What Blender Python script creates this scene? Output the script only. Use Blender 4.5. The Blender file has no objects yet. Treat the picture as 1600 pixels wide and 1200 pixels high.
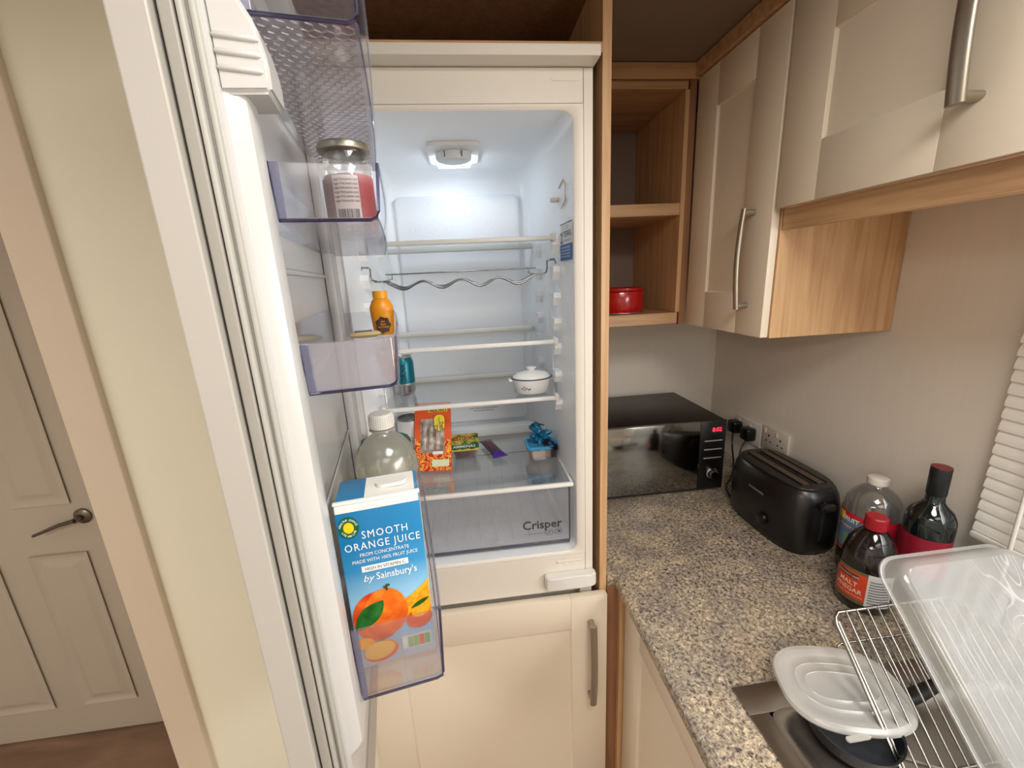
import bpy, bmesh, math, random
from mathutils import Vector, Matrix
random.seed(7)
SC = bpy.context.scene
COL = SC.collection
PI = math.pi

# ------------------------------------------------------------------ camera
cam_data = bpy.data.cameras.new('camera')
cam_data.sensor_fit = 'HORIZONTAL'
cam_data.sensor_width = 36.0
cam_data.lens = 36.0 * 643.885 / 1600.0
cam_data.clip_start = 0.02
cam = bpy.data.objects.new('camera', cam_data)
COL.objects.link(cam)
CAM = Vector((-0.307, -0.87, 1.645))


def cam_matrix(pitch, yaw, roll):
    # camera rows in world axes: right, down, forward
    cy, sy, cp, sp, cr, sr = math.cos(yaw), math.sin(yaw), math.cos(pitch), math.sin(pitch), math.cos(roll), math.sin(roll)
    B = Matrix(((1, 0, 0), (0, 0, -1), (0, 1, 0)))
    Y = Matrix(((cy, 0, -sy), (0, 1, 0), (sy, 0, cy)))
    P = Matrix(((1, 0, 0), (0, cp, -sp), (0, sp, cp)))
    R = Matrix(((cr, -sr, 0), (sr, cr, 0), (0, 0, 1)))
    M = R @ P @ Y @ B
    m = Matrix((M[0], -M[1], -M[2])).transposed()
    return m


cam.matrix_world = Matrix.Translation(CAM) @ cam_matrix(math.radians(14.26364595), math.radians(5.83889), math.radians(-2.80206)).to_4x4()
SC.camera = cam

# ------------------------------------------------------------------ world, lights, exposure
SC.view_settings.view_transform = 'Standard'
SC.view_settings.look = 'None'
SC.view_settings.exposure = 0.42
SC.view_settings.gamma = 1.0
SC.view_settings.use_curve_mapping = False
SC.cycles.transparent_max_bounces = 32
SC.cycles.max_bounces = 10
SC.cycles.diffuse_bounces = 5
SC.cycles.glossy_bounces = 4
SC.cycles.transmission_bounces = 8
SC.cycles.sample_clamp_indirect = 4.0
SC.cycles.use_denoising = True
SC.cycles.caustics_reflective = False
SC.cycles.caustics_refractive = False

world = bpy.data.worlds.new('world')
SC.world = world
world.use_nodes = True
world.node_tree.nodes['Background'].inputs[0].default_value = (0.75, 0.85, 1.0, 1)
world.node_tree.nodes['Background'].inputs[1].default_value = 0.5


def area(name, loc, target, sx, sy, power, col):
    d = bpy.data.lights.new(name, 'AREA')
    d.shape = 'RECTANGLE'
    d.size = sx
    d.size_y = sy
    d.energy = power
    d.color = col
    o = bpy.data.objects.new(name, d)
    o.location = loc
    v = Vector(target) - Vector(loc)
    o.rotation_euler = v.to_track_quat('-Z', 'Y').to_euler()
    COL.objects.link(o)
    return o


area('ceiling_light', (0.02, -1.02, 2.19), (0.02, -1.02, 0), 0.5, 0.5, 11.0, (1.0, 0.95, 0.89))
area('fill_rear', (0.0, -2.1, 2.19), (0.0, -2.1, 0), 0.9, 0.9, 7.0, (1.0, 0.95, 0.89))  # added fill from behind the camera, no fixture modelled
area('fill_left', (-1.7, -2.2, 2.19), (-1.7, -2.2, 0), 1.0, 1.0, 25.0, (1.0, 0.95, 0.89))  # added fill to brighten the cabinet fronts and right wall
area('fill_hall', (-1.6, -0.5, 2.19), (-1.6, -0.5, 0), 0.4, 0.4, 1.8, (1.0, 0.90, 0.78))  # unseen lamp added to lift the hallway side
area('window_daylight', (0.70, -1.05, 1.42), (-0.6, -0.95, 1.15), 1.1, 0.6, 14.0, (0.97, 0.98, 1.0))


# ------------------------------------------------------------------ colour and materials
def lin(c):
    return tuple(((x / 255) / 12.92 if x / 255 <= 0.04045 else ((x / 255 + 0.055) / 1.055) ** 2.4) for x in c)


MATS = {}


def mat(name, rgb, rough=0.5, metal=0.0, spec=0.5, noise=0.0, nscale=20.0, bump=0.0, bscale=200.0, coat=0.0, stretch=(1, 1, 1)):
    if name in MATS:
        return MATS[name]
    m = bpy.data.materials.new(name)
    m.use_nodes = True
    nt = m.node_tree
    b = nt.nodes['Principled BSDF']
    c = lin(rgb) + (1,)
    b.inputs['Base Color'].default_value = c
    b.inputs['Roughness'].default_value = rough
    b.inputs['Metallic'].default_value = metal
    b.inputs['Specular IOR Level'].default_value = spec
    b.inputs['Coat Weight'].default_value = coat
    tc = nt.nodes.new('ShaderNodeTexCoord')
    mp = nt.nodes.new('ShaderNodeMapping')
    mp.inputs['Scale'].default_value = stretch
    nt.links.new(tc.outputs['Object'], mp.inputs[0])
    if noise:
        n = nt.nodes.new('ShaderNodeTexNoise')
        n.inputs['Scale'].default_value = nscale
        n.inputs['Detail'].default_value = 4
        nt.links.new(mp.outputs[0], n.inputs['Vector'])
        mx = nt.nodes.new('ShaderNodeMix')
        mx.data_type = 'RGBA'
        nt.links.new(n.outputs[0], mx.inputs['Factor'])
        mx.inputs['A'].default_value = tuple(x * (1 - noise) for x in c[:3]) + (1,)
        mx.inputs['B'].default_value = tuple(min(1, x * (1 + noise)) for x in c[:3]) + (1,)
        nt.links.new(mx.outputs['Result'], b.inputs['Base Color'])
    if bump:
        n2 = nt.nodes.new('ShaderNodeTexNoise')
        n2.inputs['Scale'].default_value = bscale
        nt.links.new(mp.outputs[0], n2.inputs['Vector'])
        bp = nt.nodes.new('ShaderNodeBump')
        bp.inputs['Strength'].default_value = bump
        bp.inputs['Distance'].default_value = 0.002
        nt.links.new(n2.outputs[0], bp.inputs['Height'])
        nt.links.new(bp.outputs[0], b.inputs['Normal'])
    MATS[name] = m
    return m


def wood(name, rgb, rgb2, scale=(30, 30, 1.6), rough=0.5):
    m = bpy.data.materials.new(name)
    m.use_nodes = True
    nt = m.node_tree
    b = nt.nodes['Principled BSDF']
    b.inputs['Roughness'].default_value = rough
    tc = nt.nodes.new('ShaderNodeTexCoord')
    mp = nt.nodes.new('ShaderNodeMapping')
    mp.inputs['Scale'].default_value = scale
    nt.links.new(tc.outputs['Object'], mp.inputs[0])
    n = nt.nodes.new('ShaderNodeTexNoise')
    n.inputs['Scale'].default_value = 2.2
    n.inputs['Detail'].default_value = 6
    n.inputs['Distortion'].default_value = 0.6
    nt.links.new(mp.outputs[0], n.inputs['Vector'])
    r = nt.nodes.new('ShaderNodeValToRGB')
    r.color_ramp.elements[0].position = 0.32
    r.color_ramp.elements[0].color = lin(rgb2) + (1,)
    r.color_ramp.elements[1].position = 0.62
    r.color_ramp.elements[1].color = lin(rgb) + (1,)
    nt.links.new(n.outputs[0], r.inputs[0])
    nt.links.new(r.outputs[0], b.inputs['Base Color'])
    bp = nt.nodes.new('ShaderNodeBump')
    bp.inputs['Strength'].default_value = 0.12
    bp.inputs['Distance'].default_value = 0.001
    nt.links.new(n.outputs[0], bp.inputs['Height'])
    nt.links.new(bp.outputs[0], b.inputs['Normal'])
    return m


def clear(name, tint, gloss=0.08, haze=0.0, hazecol=(0.8, 0.8, 0.8), rough=0.05, pattern=None, edge=0.5):
    """thin clear plastic or glass sheet: tinted see-through + fresnel gloss + a little milky scatter"""
    m = bpy.data.materials.new(name)
    m.use_nodes = True
    nt = m.node_tree
    nt.nodes.clear()
    out = nt.nodes.new('ShaderNodeOutputMaterial')
    tr = nt.nodes.new('ShaderNodeBsdfTransparent')
    tr.inputs[0].default_value = tuple(tint) + (1,)
    gl = nt.nodes.new('ShaderNodeBsdfGlossy')
    gl.inputs['Roughness'].default_value = rough
    gl.inputs[0].default_value = (1, 1, 1, 1)
    lw = nt.nodes.new('ShaderNodeLayerWeight')
    lw.inputs[0].default_value = 0.35
    mr = nt.nodes.new('ShaderNodeMath')
    mr.operation = 'MULTIPLY_ADD'
    mr.inputs[1].default_value = edge
    mr.inputs[2].default_value = gloss
    nt.links.new(lw.outputs['Fresnel'], mr.inputs[0])
    last = tr
    tc = nt.nodes.new('ShaderNodeTexCoord')
    if haze > 0 or pattern:
        df = nt.nodes.new('ShaderNodeBsdfDiffuse')
        df.inputs[0].default_value = tuple(hazecol) + (1,)
        tl = nt.nodes.new('ShaderNodeBsdfTranslucent')
        tl.inputs[0].default_value = tuple(hazecol) + (1,)
        ms = nt.nodes.new('ShaderNodeMixShader')
        ms.inputs[0].default_value = 0.5
        nt.links.new(df.outputs[0], ms.inputs[1])
        nt.links.new(tl.outputs[0], ms.inputs[2])
        mh = nt.nodes.new('ShaderNodeMixShader')
        mh.inputs[0].default_value = haze
        nt.links.new(tr.outputs[0], mh.inputs[1])
        nt.links.new(ms.outputs[0], mh.inputs[2])
        last = mh
        if pattern:
            kind, sc, amt = pattern
            if kind == 'hex':
                v = nt.nodes.new('ShaderNodeTexVoronoi')
                v.feature = 'DISTANCE_TO_EDGE'
                v.inputs['Scale'].default_value = sc
                v.inputs['Randomness'].default_value = 0.25
                nt.links.new(tc.outputs['Object'], v.inputs['Vector'])
                rp = nt.nodes.new('ShaderNodeValToRGB')
                rp.color_ramp.elements[0].position = 0.03
                rp.color_ramp.elements[0].color = (haze + amt,) * 3 + (1,)
                rp.color_ramp.elements[1].position = 0.12
                rp.color_ramp.elements[1].color = (haze,) * 3 + (1,)
                nt.links.new(v.outputs['Distance'], rp.inputs[0])
            elif kind == 'caustic':  # thin bright bands that paint caustic light into the haze
                mp = nt.nodes.new('ShaderNodeMapping')
                mp.inputs['Scale'].default_value = (1.0, 0.32, 0.32)
                nt.links.new(tc.outputs['Object'], mp.inputs[0])
                v = nt.nodes.new('ShaderNodeTexNoise')
                v.inputs['Scale'].default_value = sc
                v.inputs['Detail'].default_value = 1.0
                nt.links.new(mp.outputs[0], v.inputs['Vector'])
                m1 = nt.nodes.new('ShaderNodeMath')
                m1.operation = 'MULTIPLY'
                m1.inputs[1].default_value = 26
                m2 = nt.nodes.new('ShaderNodeMath')
                m2.operation = 'FRACT'
                nt.links.new(v.outputs[0], m1.inputs[0])
                nt.links.new(m1.outputs[0], m2.inputs[0])
                rp = nt.nodes.new('ShaderNodeValToRGB')
                rp.color_ramp.elements[0].position = 0.74
                rp.color_ramp.elements[0].color = (0, 0, 0, 1)
                rp.color_ramp.elements[1].position = 0.84
                rp.color_ramp.elements[1].color = (1, 1, 1, 1)
                e = rp.color_ramp.elements.new(0.94)
                e.color = (0, 0, 0, 1)
                nt.links.new(m2.outputs[0], rp.inputs[0])
                sx_ = nt.nodes.new('ShaderNodeSeparateXYZ')
                nt.links.new(tc.outputs['Object'], sx_.inputs[0])
                mk = nt.nodes.new('ShaderNodeMapRange')
                mk.inputs['From Min'].default_value = -0.03
                mk.inputs['From Max'].default_value = 0.03
                nt.links.new(sx_.outputs['X'], mk.inputs['Value'])
                m3 = nt.nodes.new('ShaderNodeMath')
                m3.operation = 'MULTIPLY'
                nt.links.new(rp.outputs[0], m3.inputs[0])
                nt.links.new(mk.outputs[0], m3.inputs[1])
                m4 = nt.nodes.new('ShaderNodeMath')
                m4.operation = 'MULTIPLY_ADD'
                m4.inputs[1].default_value = amt
                m4.inputs[2].default_value = haze
                nt.links.new(m3.outputs[0], m4.inputs[0])
                rp = m4
            else:
                v = nt.nodes.new('ShaderNodeTexWave')
                v.bands_direction = 'Y'
                v.inputs['Scale'].default_value = sc
                v.inputs['Distortion'].default_value = 6
                v.inputs['Detail Scale'].default_value = 2
                nt.links.new(tc.outputs['Object'], v.inputs['Vector'])
                rp = nt.nodes.new('ShaderNodeValToRGB')
                rp.color_ramp.elements[0].position = 0.4
                rp.color_ramp.elements[0].color = (haze,) * 3 + (1,)
                rp.color_ramp.elements[1].position = 0.9
                rp.color_ramp.elements[1].color = (haze + amt,) * 3 + (1,)
                nt.links.new(v.outputs['Color'], rp.inputs[0])
            nt.links.new(rp.outputs[0], mh.inputs[0])
    mg = nt.nodes.new('ShaderNodeMixShader')
    nt.links.new(mr.outputs[0], mg.inputs[0])
    nt.links.new(last.outputs[0], mg.inputs[1])
    nt.links.new(gl.outputs[0], mg.inputs[2])
    nt.links.new(mg.outputs[0], out.inputs[0])
    return m


def emis(name, col, st):
    m = bpy.data.materials.new(name)
    m.use_nodes = True
    nt = m.node_tree
    nt.nodes.clear()
    o = nt.nodes.new('ShaderNodeOutputMaterial')
    e = nt.nodes.new('ShaderNodeEmission')
    e.inputs[0].default_value = tuple(col) + (1,)
    e.inputs[1].default_value = st
    nt.links.new(e.outputs[0], o.inputs[0])
    return m


# ------------------------------------------------------------------ geometry
class G:
    def __init__(s):
        s.v = []
        s.f = []

    def add(s, vs, fs):
        n = len(s.v)
        s.v += [tuple(p) for p in vs]
        s.f += [tuple(i + n for i in f) for f in fs]
        return s

    def box(s, x0, x1, y0, y1, z0, z1, bev=0.0, seg=2):
        if not bev:
            vs = [(x, y, z) for z in (z0, z1) for y in (y0, y1) for x in (x0, x1)]
            return s.add(vs, [(0, 2, 3, 1), (4, 5, 7, 6), (0, 1, 5, 4), (2, 6, 7, 3), (0, 4, 6, 2), (1, 3, 7, 5)])
        bm = bmesh.new()
        bmesh.ops.create_cube(bm, size=1)
        for v in bm.verts:
            v.co = ((x0 + x1) / 2 + v.co.x * (x1 - x0), (y0 + y1) / 2 + v.co.y * (y1 - y0), (z0 + z1) / 2 + v.co.z * (z1 - z0))
        bmesh.ops.bevel(bm, geom=bm.edges[:], offset=bev, segments=seg, profile=0.5, affect='EDGES')
        bm.verts.ensure_lookup_table()
        s.add([v.co for v in bm.verts], [[v.index for v in f.verts] for f in bm.faces])
        bm.free()
        return s

    def tube(s, pts, r, seg=8, closed=False, flat=None):
        pts = [Vector(p) for p in pts]
        n = len(pts)
        rings = []
        up = Vector((0, 0, 1))
        for i, p in enumerate(pts):
            if closed:
                t = pts[(i + 1) % n] - pts[i - 1]
            else:
                t = pts[min(i + 1, n - 1)] - pts[max(i - 1, 0)]
            t.normalize()
            a = up.cross(t)
            if a.length < 0.2:
                a = Vector((0, 1, 0)).cross(t)
            a.normalize()
            b = t.cross(a)
            rr = r[i] if isinstance(r, (list, tuple)) else r
            ra, rb = (rr, rr) if not flat else (rr * flat[0], rr * flat[1])
            rings.append([p + a * (math.cos(2 * PI * k / seg) * ra) + b * (math.sin(2 * PI * k / seg) * rb) for k in range(seg)])
        vs = [q for rg in rings for q in rg]
        fs = []
        m = n if closed else n - 1
        for i in range(m):
            j = (i + 1) % n
            for k in range(seg):
                l = (k + 1) % seg
                fs.append((i * seg + k, i * seg + l, j * seg + l, j * seg + k))
        if not closed:
            fs.append(tuple(range(seg)))
            fs.append(tuple((n - 1) * seg + k for k in range(seg)))
        return s.add(vs, fs)

    def lathe(s, cx, cy, prof, seg=32, sx=1.0, sy=1.0, a0=0.0, a1=2 * PI, power=2.0, rot=0.0):
        full = abs(a1 - a0 - 2 * PI) < 1e-6
        m = seg if full else seg + 1
        vs = []
        for r, z in prof:
            for k in range(m):
                a = a0 + (a1 - a0) * k / seg
                c, d = math.cos(a), math.sin(a)
                if power != 2.0:
                    q = (abs(c) ** power + abs(d) ** power) ** (-1 / power)
                    c, d = c * q, d * q
                x, y = c * r * sx, d * r * sy
                vs.append((cx + x * math.cos(rot) - y * math.sin(rot), cy + x * math.sin(rot) + y * math.cos(rot), z))
        fs = []
        for i in range(len(prof) - 1):
            for k in range(seg):
                l = (k + 1) % m
                fs.append((i * m + k, i * m + l, (i + 1) * m + l, (i + 1) * m + k))
        if full:
            if prof[0][0] > 1e-5:
                fs.append(tuple(range(m)))
            if prof[-1][0] > 1e-5:
                fs.append(tuple((len(prof) - 1) * m + k for k in range(m)))
        return s.add(vs, fs)

    def prism(s, poly, fn, d0, d1):
        """poly: 2-D points; fn(u, v, d) -> 3-D point"""
        n = len(poly)
        vs = [fn(u, v, d0) for u, v in poly] + [fn(u, v, d1) for u, v in poly]
        fs = [tuple(range(n)), tuple(range(n, 2 * n))]
        for i in range(n):
            j = (i + 1) % n
            fs.append((i, j, n + j, n + i))
        return s.add(vs, fs)

    def rings(s, rs, cap0=True, cap1=True, loop=True):
        n = len(rs[0])
        vs = [p for r in rs for p in r]
        fs = []
        for i in range(len(rs) - 1):
            for k in range(n if loop else n - 1):
                l = (k + 1) % n
                fs.append((i * n + k, i * n + l, (i + 1) * n + l, (i + 1) * n + k))
        if cap0:
            fs.append(tuple(range(n)))
        if cap1:
            fs.append(tuple((len(rs) - 1) * n + k for k in range(n)))
        return s.add(vs, fs)


def rrect(x0, x1, z0, z1, r, n=6):
    pts = []
    for cx, cz, a in ((x1 - r, z1 - r, 0), (x0 + r, z1 - r, PI / 2), (x0 + r, z0 + r, PI), (x1 - r, z0 + r, 1.5 * PI)):
        for k in range(n + 1):
            t = a + PI / 2 * k / n
            pts.append((cx + r * math.cos(t), cz + r * math.sin(t)))
    return pts


def thing(name, label, cat, loc, group=None):
    o = bpy.data.objects.new(name, None)
    o.empty_display_size = 0.05
    COL.objects.link(o)
    o.location = loc
    o['label'] = label
    o['category'] = cat
    if group:
        o['group'] = group
    o['_ox'], o['_oy'], o['_oz'] = loc
    return o


def origin(o):
    if o is None:
        return Vector((0, 0, 0))
    return Vector((o['_ox'], o['_oy'], o['_oz']))


def obj(name, g, m, parent=None, smooth=None, xf=None, label=None, kind=None):
    off = origin(parent)
    me = bpy.data.meshes.new(name)
    vs = [Vector(xf(*p)) if xf else Vector(p) for p in g.v]
    me.from_pydata([v - off for v in vs], [], g.f)
    bm = bmesh.new()
    bm.from_mesh(me)
    bmesh.ops.recalc_face_normals(bm, faces=bm.faces)
    bm.to_mesh(me)
    bm.free()
    if smooth:
        me.shade_smooth()
        me.set_sharp_from_angle(angle=math.radians(smooth))
    if m:
        me.materials.append(m)
    o = bpy.data.objects.new(name, me)
    COL.objects.link(o)
    o['_ox'], o['_oy'], o['_oz'] = off
    if parent:
        o.parent = parent
    if label:
        o['label'] = label
    if kind:
        o['kind'] = kind
    return o


def single(name, g, m, label, cat, group=None, smooth=None, xf=None):
    o = obj(name, g, m, None, smooth, xf, label)
    o['category'] = cat
    if group:
        o['group'] = group
    return o


def struct(name, g, m, parent=None, smooth=None, xf=None):
    return obj(name, g, m, parent, smooth, xf, kind=None if parent else 'structure')


TXT = {}


def text_poly(s, bold=0.0, align='CENTER', sp=1.0):
    key = (s, bold, align, sp)
    if key in TXT:
        return TXT[key]
    c = bpy.data.curves.new('t', 'FONT')
    c.body = s
    c.size = 1.0
    c.offset = bold
    c.space_character = sp
    c.resolution_u = 2
    c.align_x = align
    o = bpy.data.objects.new('t', c)
    COL.objects.link(o)
    bpy.context.view_layer.update()
    dg = bpy.context.evaluated_depsgraph_get()
    me = bpy.data.meshes.new_from_object(o.evaluated_get(dg))
    r = ([(v.co.x, v.co.y) for v in me.vertices], [tuple(p.vertices) for p in me.polygons])
    bpy.data.objects.remove(o)
    bpy.data.meshes.remove(me)
    TXT[key] = r
    return r


def text(s, fn, m, parent, size, u=0, v=0, sx=1.0, bold=0.0, align='CENTER', name='lettering', g=None, rot=0.0, shear=0.0, sp=1.0):
    vs, fs = text_poly(s, bold, align, sp)
    gg = g or G()
    cr, sr = math.cos(rot), math.sin(rot)
    pts = []
    for a, b in vs:
        a2, b2 = (a * sx + b * shear) * size, b * size
        pts.append(fn(u + a2 * cr - b2 * sr, v + a2 * sr + b2 * cr))
    gg.add(pts, fs)
    if g is None:
        return obj(name, gg, m, parent)
    return gg


def patch(fn, u0, u1, v0, v1, nu=1, nv=1):
    g = G()
    vs = [fn(u0 + (u1 - u0) * i / nu, v0 + (v1 - v0) * j / nv) for j in range(nv + 1) for i in range(nu + 1)]
    fs = [(j * (nu + 1) + i, j * (nu + 1) + i + 1, (j + 1) * (nu + 1) + i + 1, (j + 1) * (nu + 1) + i) for j in range(nv) for i in range(nu)]
    return g.add(vs, fs)


def ell(fn, cu, cv, ru, rv, n=28, rot=0.0):
    g = G()
    c, s_ = math.cos(rot), math.sin(rot)
    vs = []
    for k in range(n):
        a, b = ru * math.cos(2 * PI * k / n), rv * math.sin(2 * PI * k / n)
        vs.append(fn(cu + a * c - b * s_, cv + a * s_ + b * c))
    return g.add(vs, [tuple(range(n))])


def poly(fn, pts):
    g = G()
    return g.add([fn(*p) for p in pts], [tuple(range(len(pts)))])


# ------------------------------------------------------------------ palette
M_cream = mat('cream_door', (228, 216, 196), 0.42, noise=0.02, nscale=3)
M_white = mat('white_plastic', (226, 224, 218), 0.35)
M_body = mat('fridge_white', (224, 218, 206), 0.4)
M_liner = mat('liner_white', (190, 189, 186), 0.28)
M_cavity = mat('cavity_white', (246, 249, 252), 0.28)
M_gasket = mat('gasket_grey', (166, 164, 156), 0.5)
M_greyseam = mat('slab_grey', (150, 146, 138), 0.5)
M_handle = mat('brushed_nickel', (168, 160, 146), 0.34, metal=0.8)
M_oak = wood('oak', (206, 168, 124), (184, 144, 102))
M_oakx = wood('oak_across', (196, 158, 118), (172, 134, 96), scale=(30, 1.6, 30))
M_oakh = wood('oak_wide', (196, 158, 118), (172, 134, 96), scale=(1.6, 30, 30))
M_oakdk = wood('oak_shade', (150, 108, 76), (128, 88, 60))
M_wall = mat('wall_paint', (232, 225, 214), 0.75, noise=0.03, nscale=60, stretch=(1, 1, 0.08))
M_wallL = mat('wall_left_paint', (236, 234, 214), 0.6, noise=0.015, nscale=5)
M_trimL = mat('trim_paint', (214, 200, 180), 0.55, noise=0.03, nscale=12)
M_ceil = mat('ceiling_shaded', (132, 118, 104), 0.8)  # the ceiling's shade is put into this dark base colour
M_halldoor = mat('hall_door_paint', (190, 180, 164), 0.55, noise=0.02, nscale=6)
M_chrome = mat('chrome', (215, 215, 215), 0.12, metal=1.0)
M_steel = mat('steel', (168, 160, 150), 0.40, metal=1.0, bump=0.05, bscale=60, stretch=(1, 12, 1))
M_black = mat('black_plastic', (16, 16, 17), 0.3)
M_blackm = mat('black_matt', (20, 19, 18), 0.55)
M_dark = mat('dark_gap', (30, 26, 22), 0.8)
M_print_dark = mat('dark_ink', (52, 54, 58), 0.5)
M_print_white = mat('white_ink', (240, 240, 238), 0.5)
M_paper = mat('paper_white', (232, 230, 224), 0.6)
M_red = mat('red_gloss', (170, 8, 14), 0.2, coat=0.5)

M_binrefl = clear('bin_reflection', (0.90, 0.90, 0.93), 0.08, haze=0.34, hazecol=(0.58, 0.56, 0.64), rough=0.12, edge=0.3)  # lilac haze painted in place of a reflection on the bin end
M_bin = clear('bin_clear', (0.95, 0.95, 0.965), 0.03, haze=0.045, hazecol=(0.74, 0.72, 0.80), rough=0.08, edge=0.3)
M_binhex = clear('bin_floor_tinted', (0.88, 0.86, 0.90), 0.06, haze=0.22, hazecol=(0.62, 0.58, 0.62), rough=0.1, edge=0.3)
M_hexrib = clear('hex_ridge', (0.9, 0.9, 0.9), 0.1, haze=0.35, hazecol=(0.82, 0.78, 0.78), rough=0.15)
M_binrip = clear('bin_floor_ripple', (0.85, 0.84, 0.88), 0.06, haze=0.14, hazecol=(0.7, 0.68, 0.72), rough=0.1, pattern=('wave', 60.0, 0.3))
M_binpost = clear('bin_post', (0.62, 0.63, 0.78), 0.06, haze=0.3, hazecol=(0.42, 0.42, 0.56), rough=0.15)
M_binedge = clear('bin_edge_blue', (0.22, 0.23, 0.42), 0.06, haze=0.15, hazecol=(0.16, 0.16, 0.34), rough=0.15)
M_glass = clear('shelf_glass', (0.975, 0.99, 0.99), 0.03, haze=0.025, hazecol=(0.8, 0.9, 0.9), rough=0.03, edge=0.35)
M_crisp = clear('crisper_clear', (0.985, 0.985, 0.99), 0.02, haze=0.07, hazecol=(0.95, 0.96, 1.0), rough=0.1, edge=0.2)
M_pet = clear('bottle_clear', (0.93, 0.94, 0.93), 0.05, haze=0.06, hazecol=(0.8, 0.8, 0.8), rough=0.05)


def worktop_mat():
    m = bpy.data.materials.new('speckled_worktop')
    m.use_nodes = True
    nt = m.node_tree
    b = nt.nodes['Principled BSDF']
    b.inputs['Roughness'].default_value = 0.38
    tc = nt.nodes.new('ShaderNodeTexCoord')
    n1 = nt.nodes.new('ShaderNodeTexNoise')
    n1.inputs['Scale'].default_value = 140
    n1.inputs['Detail'].default_value = 3
    n1.inputs['Roughness'].default_value = 0.75
    n1.inputs['Distortion'].default_value = 0.8
    n2 = nt.nodes.new('ShaderNodeTexNoise')
    n2.inputs['Scale'].default_value = 14
    n2.inputs['Detail'].default_value = 5
    n3 = nt.nodes.new('ShaderNodeTexNoise')
    n3.inputs['Scale'].default_value = 120
    for n in (n1, n2, n3):
        nt.links.new(tc.outputs['Object'], n.inputs['Vector'])
    r = nt.nodes.new('ShaderNodeValToRGB')
    cr = r.color_ramp
    cr.elements[0].position = 0.34
    cr.elements[0].color = lin((70, 63, 58)) + (1,)
    cr.elements[1].position = 0.68
    cr.elements[1].color = lin((236, 227, 210)) + (1,)
    for p, c in ((0.43, (136, 128, 120)), (0.50, (176, 166, 152)), (0.58, (202, 188, 164))):
        e = cr.elements.new(p)
        e.color = lin(c) + (1,)
    nt.links.new(n1.outputs[0], r.inputs[0])
    r2 = nt.nodes.new('ShaderNodeValToRGB')
    r2.color_ramp.elements[0].position = 0.4
    r2.color_ramp.elements[0].color = lin((214, 212, 212)) + (1,)
    r2.color_ramp.elements[1].position = 0.6
    r2.color_ramp.elements[1].color = lin((255, 248, 236)) + (1,)
    nt.links.new(n2.outputs[0], r2.inputs[0])
    mx = nt.nodes.new('ShaderNodeMix')
    mx.data_type = 'RGBA'
    mx.blend_type = 'MULTIPLY'
    mx.inputs['Factor'].default_value = 1
    nt.links.new(r.outputs[0], mx.inputs['A'])
    nt.links.new(r2.outputs[0], mx.inputs['B'])
    r3 = nt.nodes.new('ShaderNodeValToRGB')
    r3.color_ramp.elements[0].position = 0.34
    r3.color_ramp.elements[0].color = (0.42, 0.41, 0.42, 1)
    r3.color_ramp.elements[1].position = 0.42
    r3.color_ramp.elements[1].color = (1, 1, 1, 1)
    nt.links.new(n3.outputs[0], r3.inputs[0])
    mx2 = nt.nodes.new('ShaderNodeMix')
    mx2.data_type = 'RGBA'
    mx2.blend_type = 'MULTIPLY'
    mx2.inputs['Factor'].default_value = 0.7
    nt.links.new(mx.outputs['Result'], mx2.inputs['A'])
    nt.links.new(r3.outputs[0], mx2.inputs['B'])
    nt.links.new(mx2.outputs['Result'], b.inputs['Base Color'])
    return m


M_worktop = worktop_mat()
M_floor = wood('vinyl_floor', (150, 120, 98), (118, 92, 74), scale=(1.2, 5, 5), rough=0.5)

# ================================================================== ROOM
XW, YB, ZC = 0.735, 0.755, 2.205
struct('floor', G().box(-2.7, XW + .06, -3.1, 1.0, -0.05, 0.0), M_floor)
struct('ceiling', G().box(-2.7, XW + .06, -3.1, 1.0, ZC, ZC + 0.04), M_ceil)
struct('wall_back', G().box(-0.66, XW + .05, YB, YB + 0.05, 0, ZC), M_wall)
# right wall with the window opening
WY0, WY1, WZ0, WZ1 = -1.62, -0.27, 1.06, 1.70
g = G()
g.box(XW, XW + .05, WY1, YB, 0, ZC)
g.box(XW, XW + .05, -3.1, WY0, 0, ZC)
g.box(XW, XW + .05, WY0, WY1, 0, WZ0)
g.box(XW, XW + .05, WY0, WY1, WZ1, ZC)
struct('wall_right', g, M_wall)
struct('wall_left', G().box(-1.09, -0.6185, 0.002, 0.042, 0, ZC), M_wallL)
struct('wall_far_left', G().box(-2.7, -2.65, -3.1, 1.0, 0, ZC), M_wall)
struct('wall_front', G().box(-2.65, XW, -3.1, -3.05, 0, ZC), M_wall)
struct('wall_hall', G().box(-2.65, -2.37, .56, .60, 0, ZC).box(-1.585, -.661, .56, .60, 0, ZC).box(-2.37, -1.585, .56, .60, 2.0, ZC), M_wall)
# painted architrave at the end of the wall
g = G().box(-1.104, -1.027, -0.012, 0.055, 0, ZC, 0.003)
struct('trim_1', g, M_trimL)
struct('baseboard_hall', G().box(-1.58, -.665, .545, .5585, 0, 0.07, .003), M_trimL)

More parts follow.
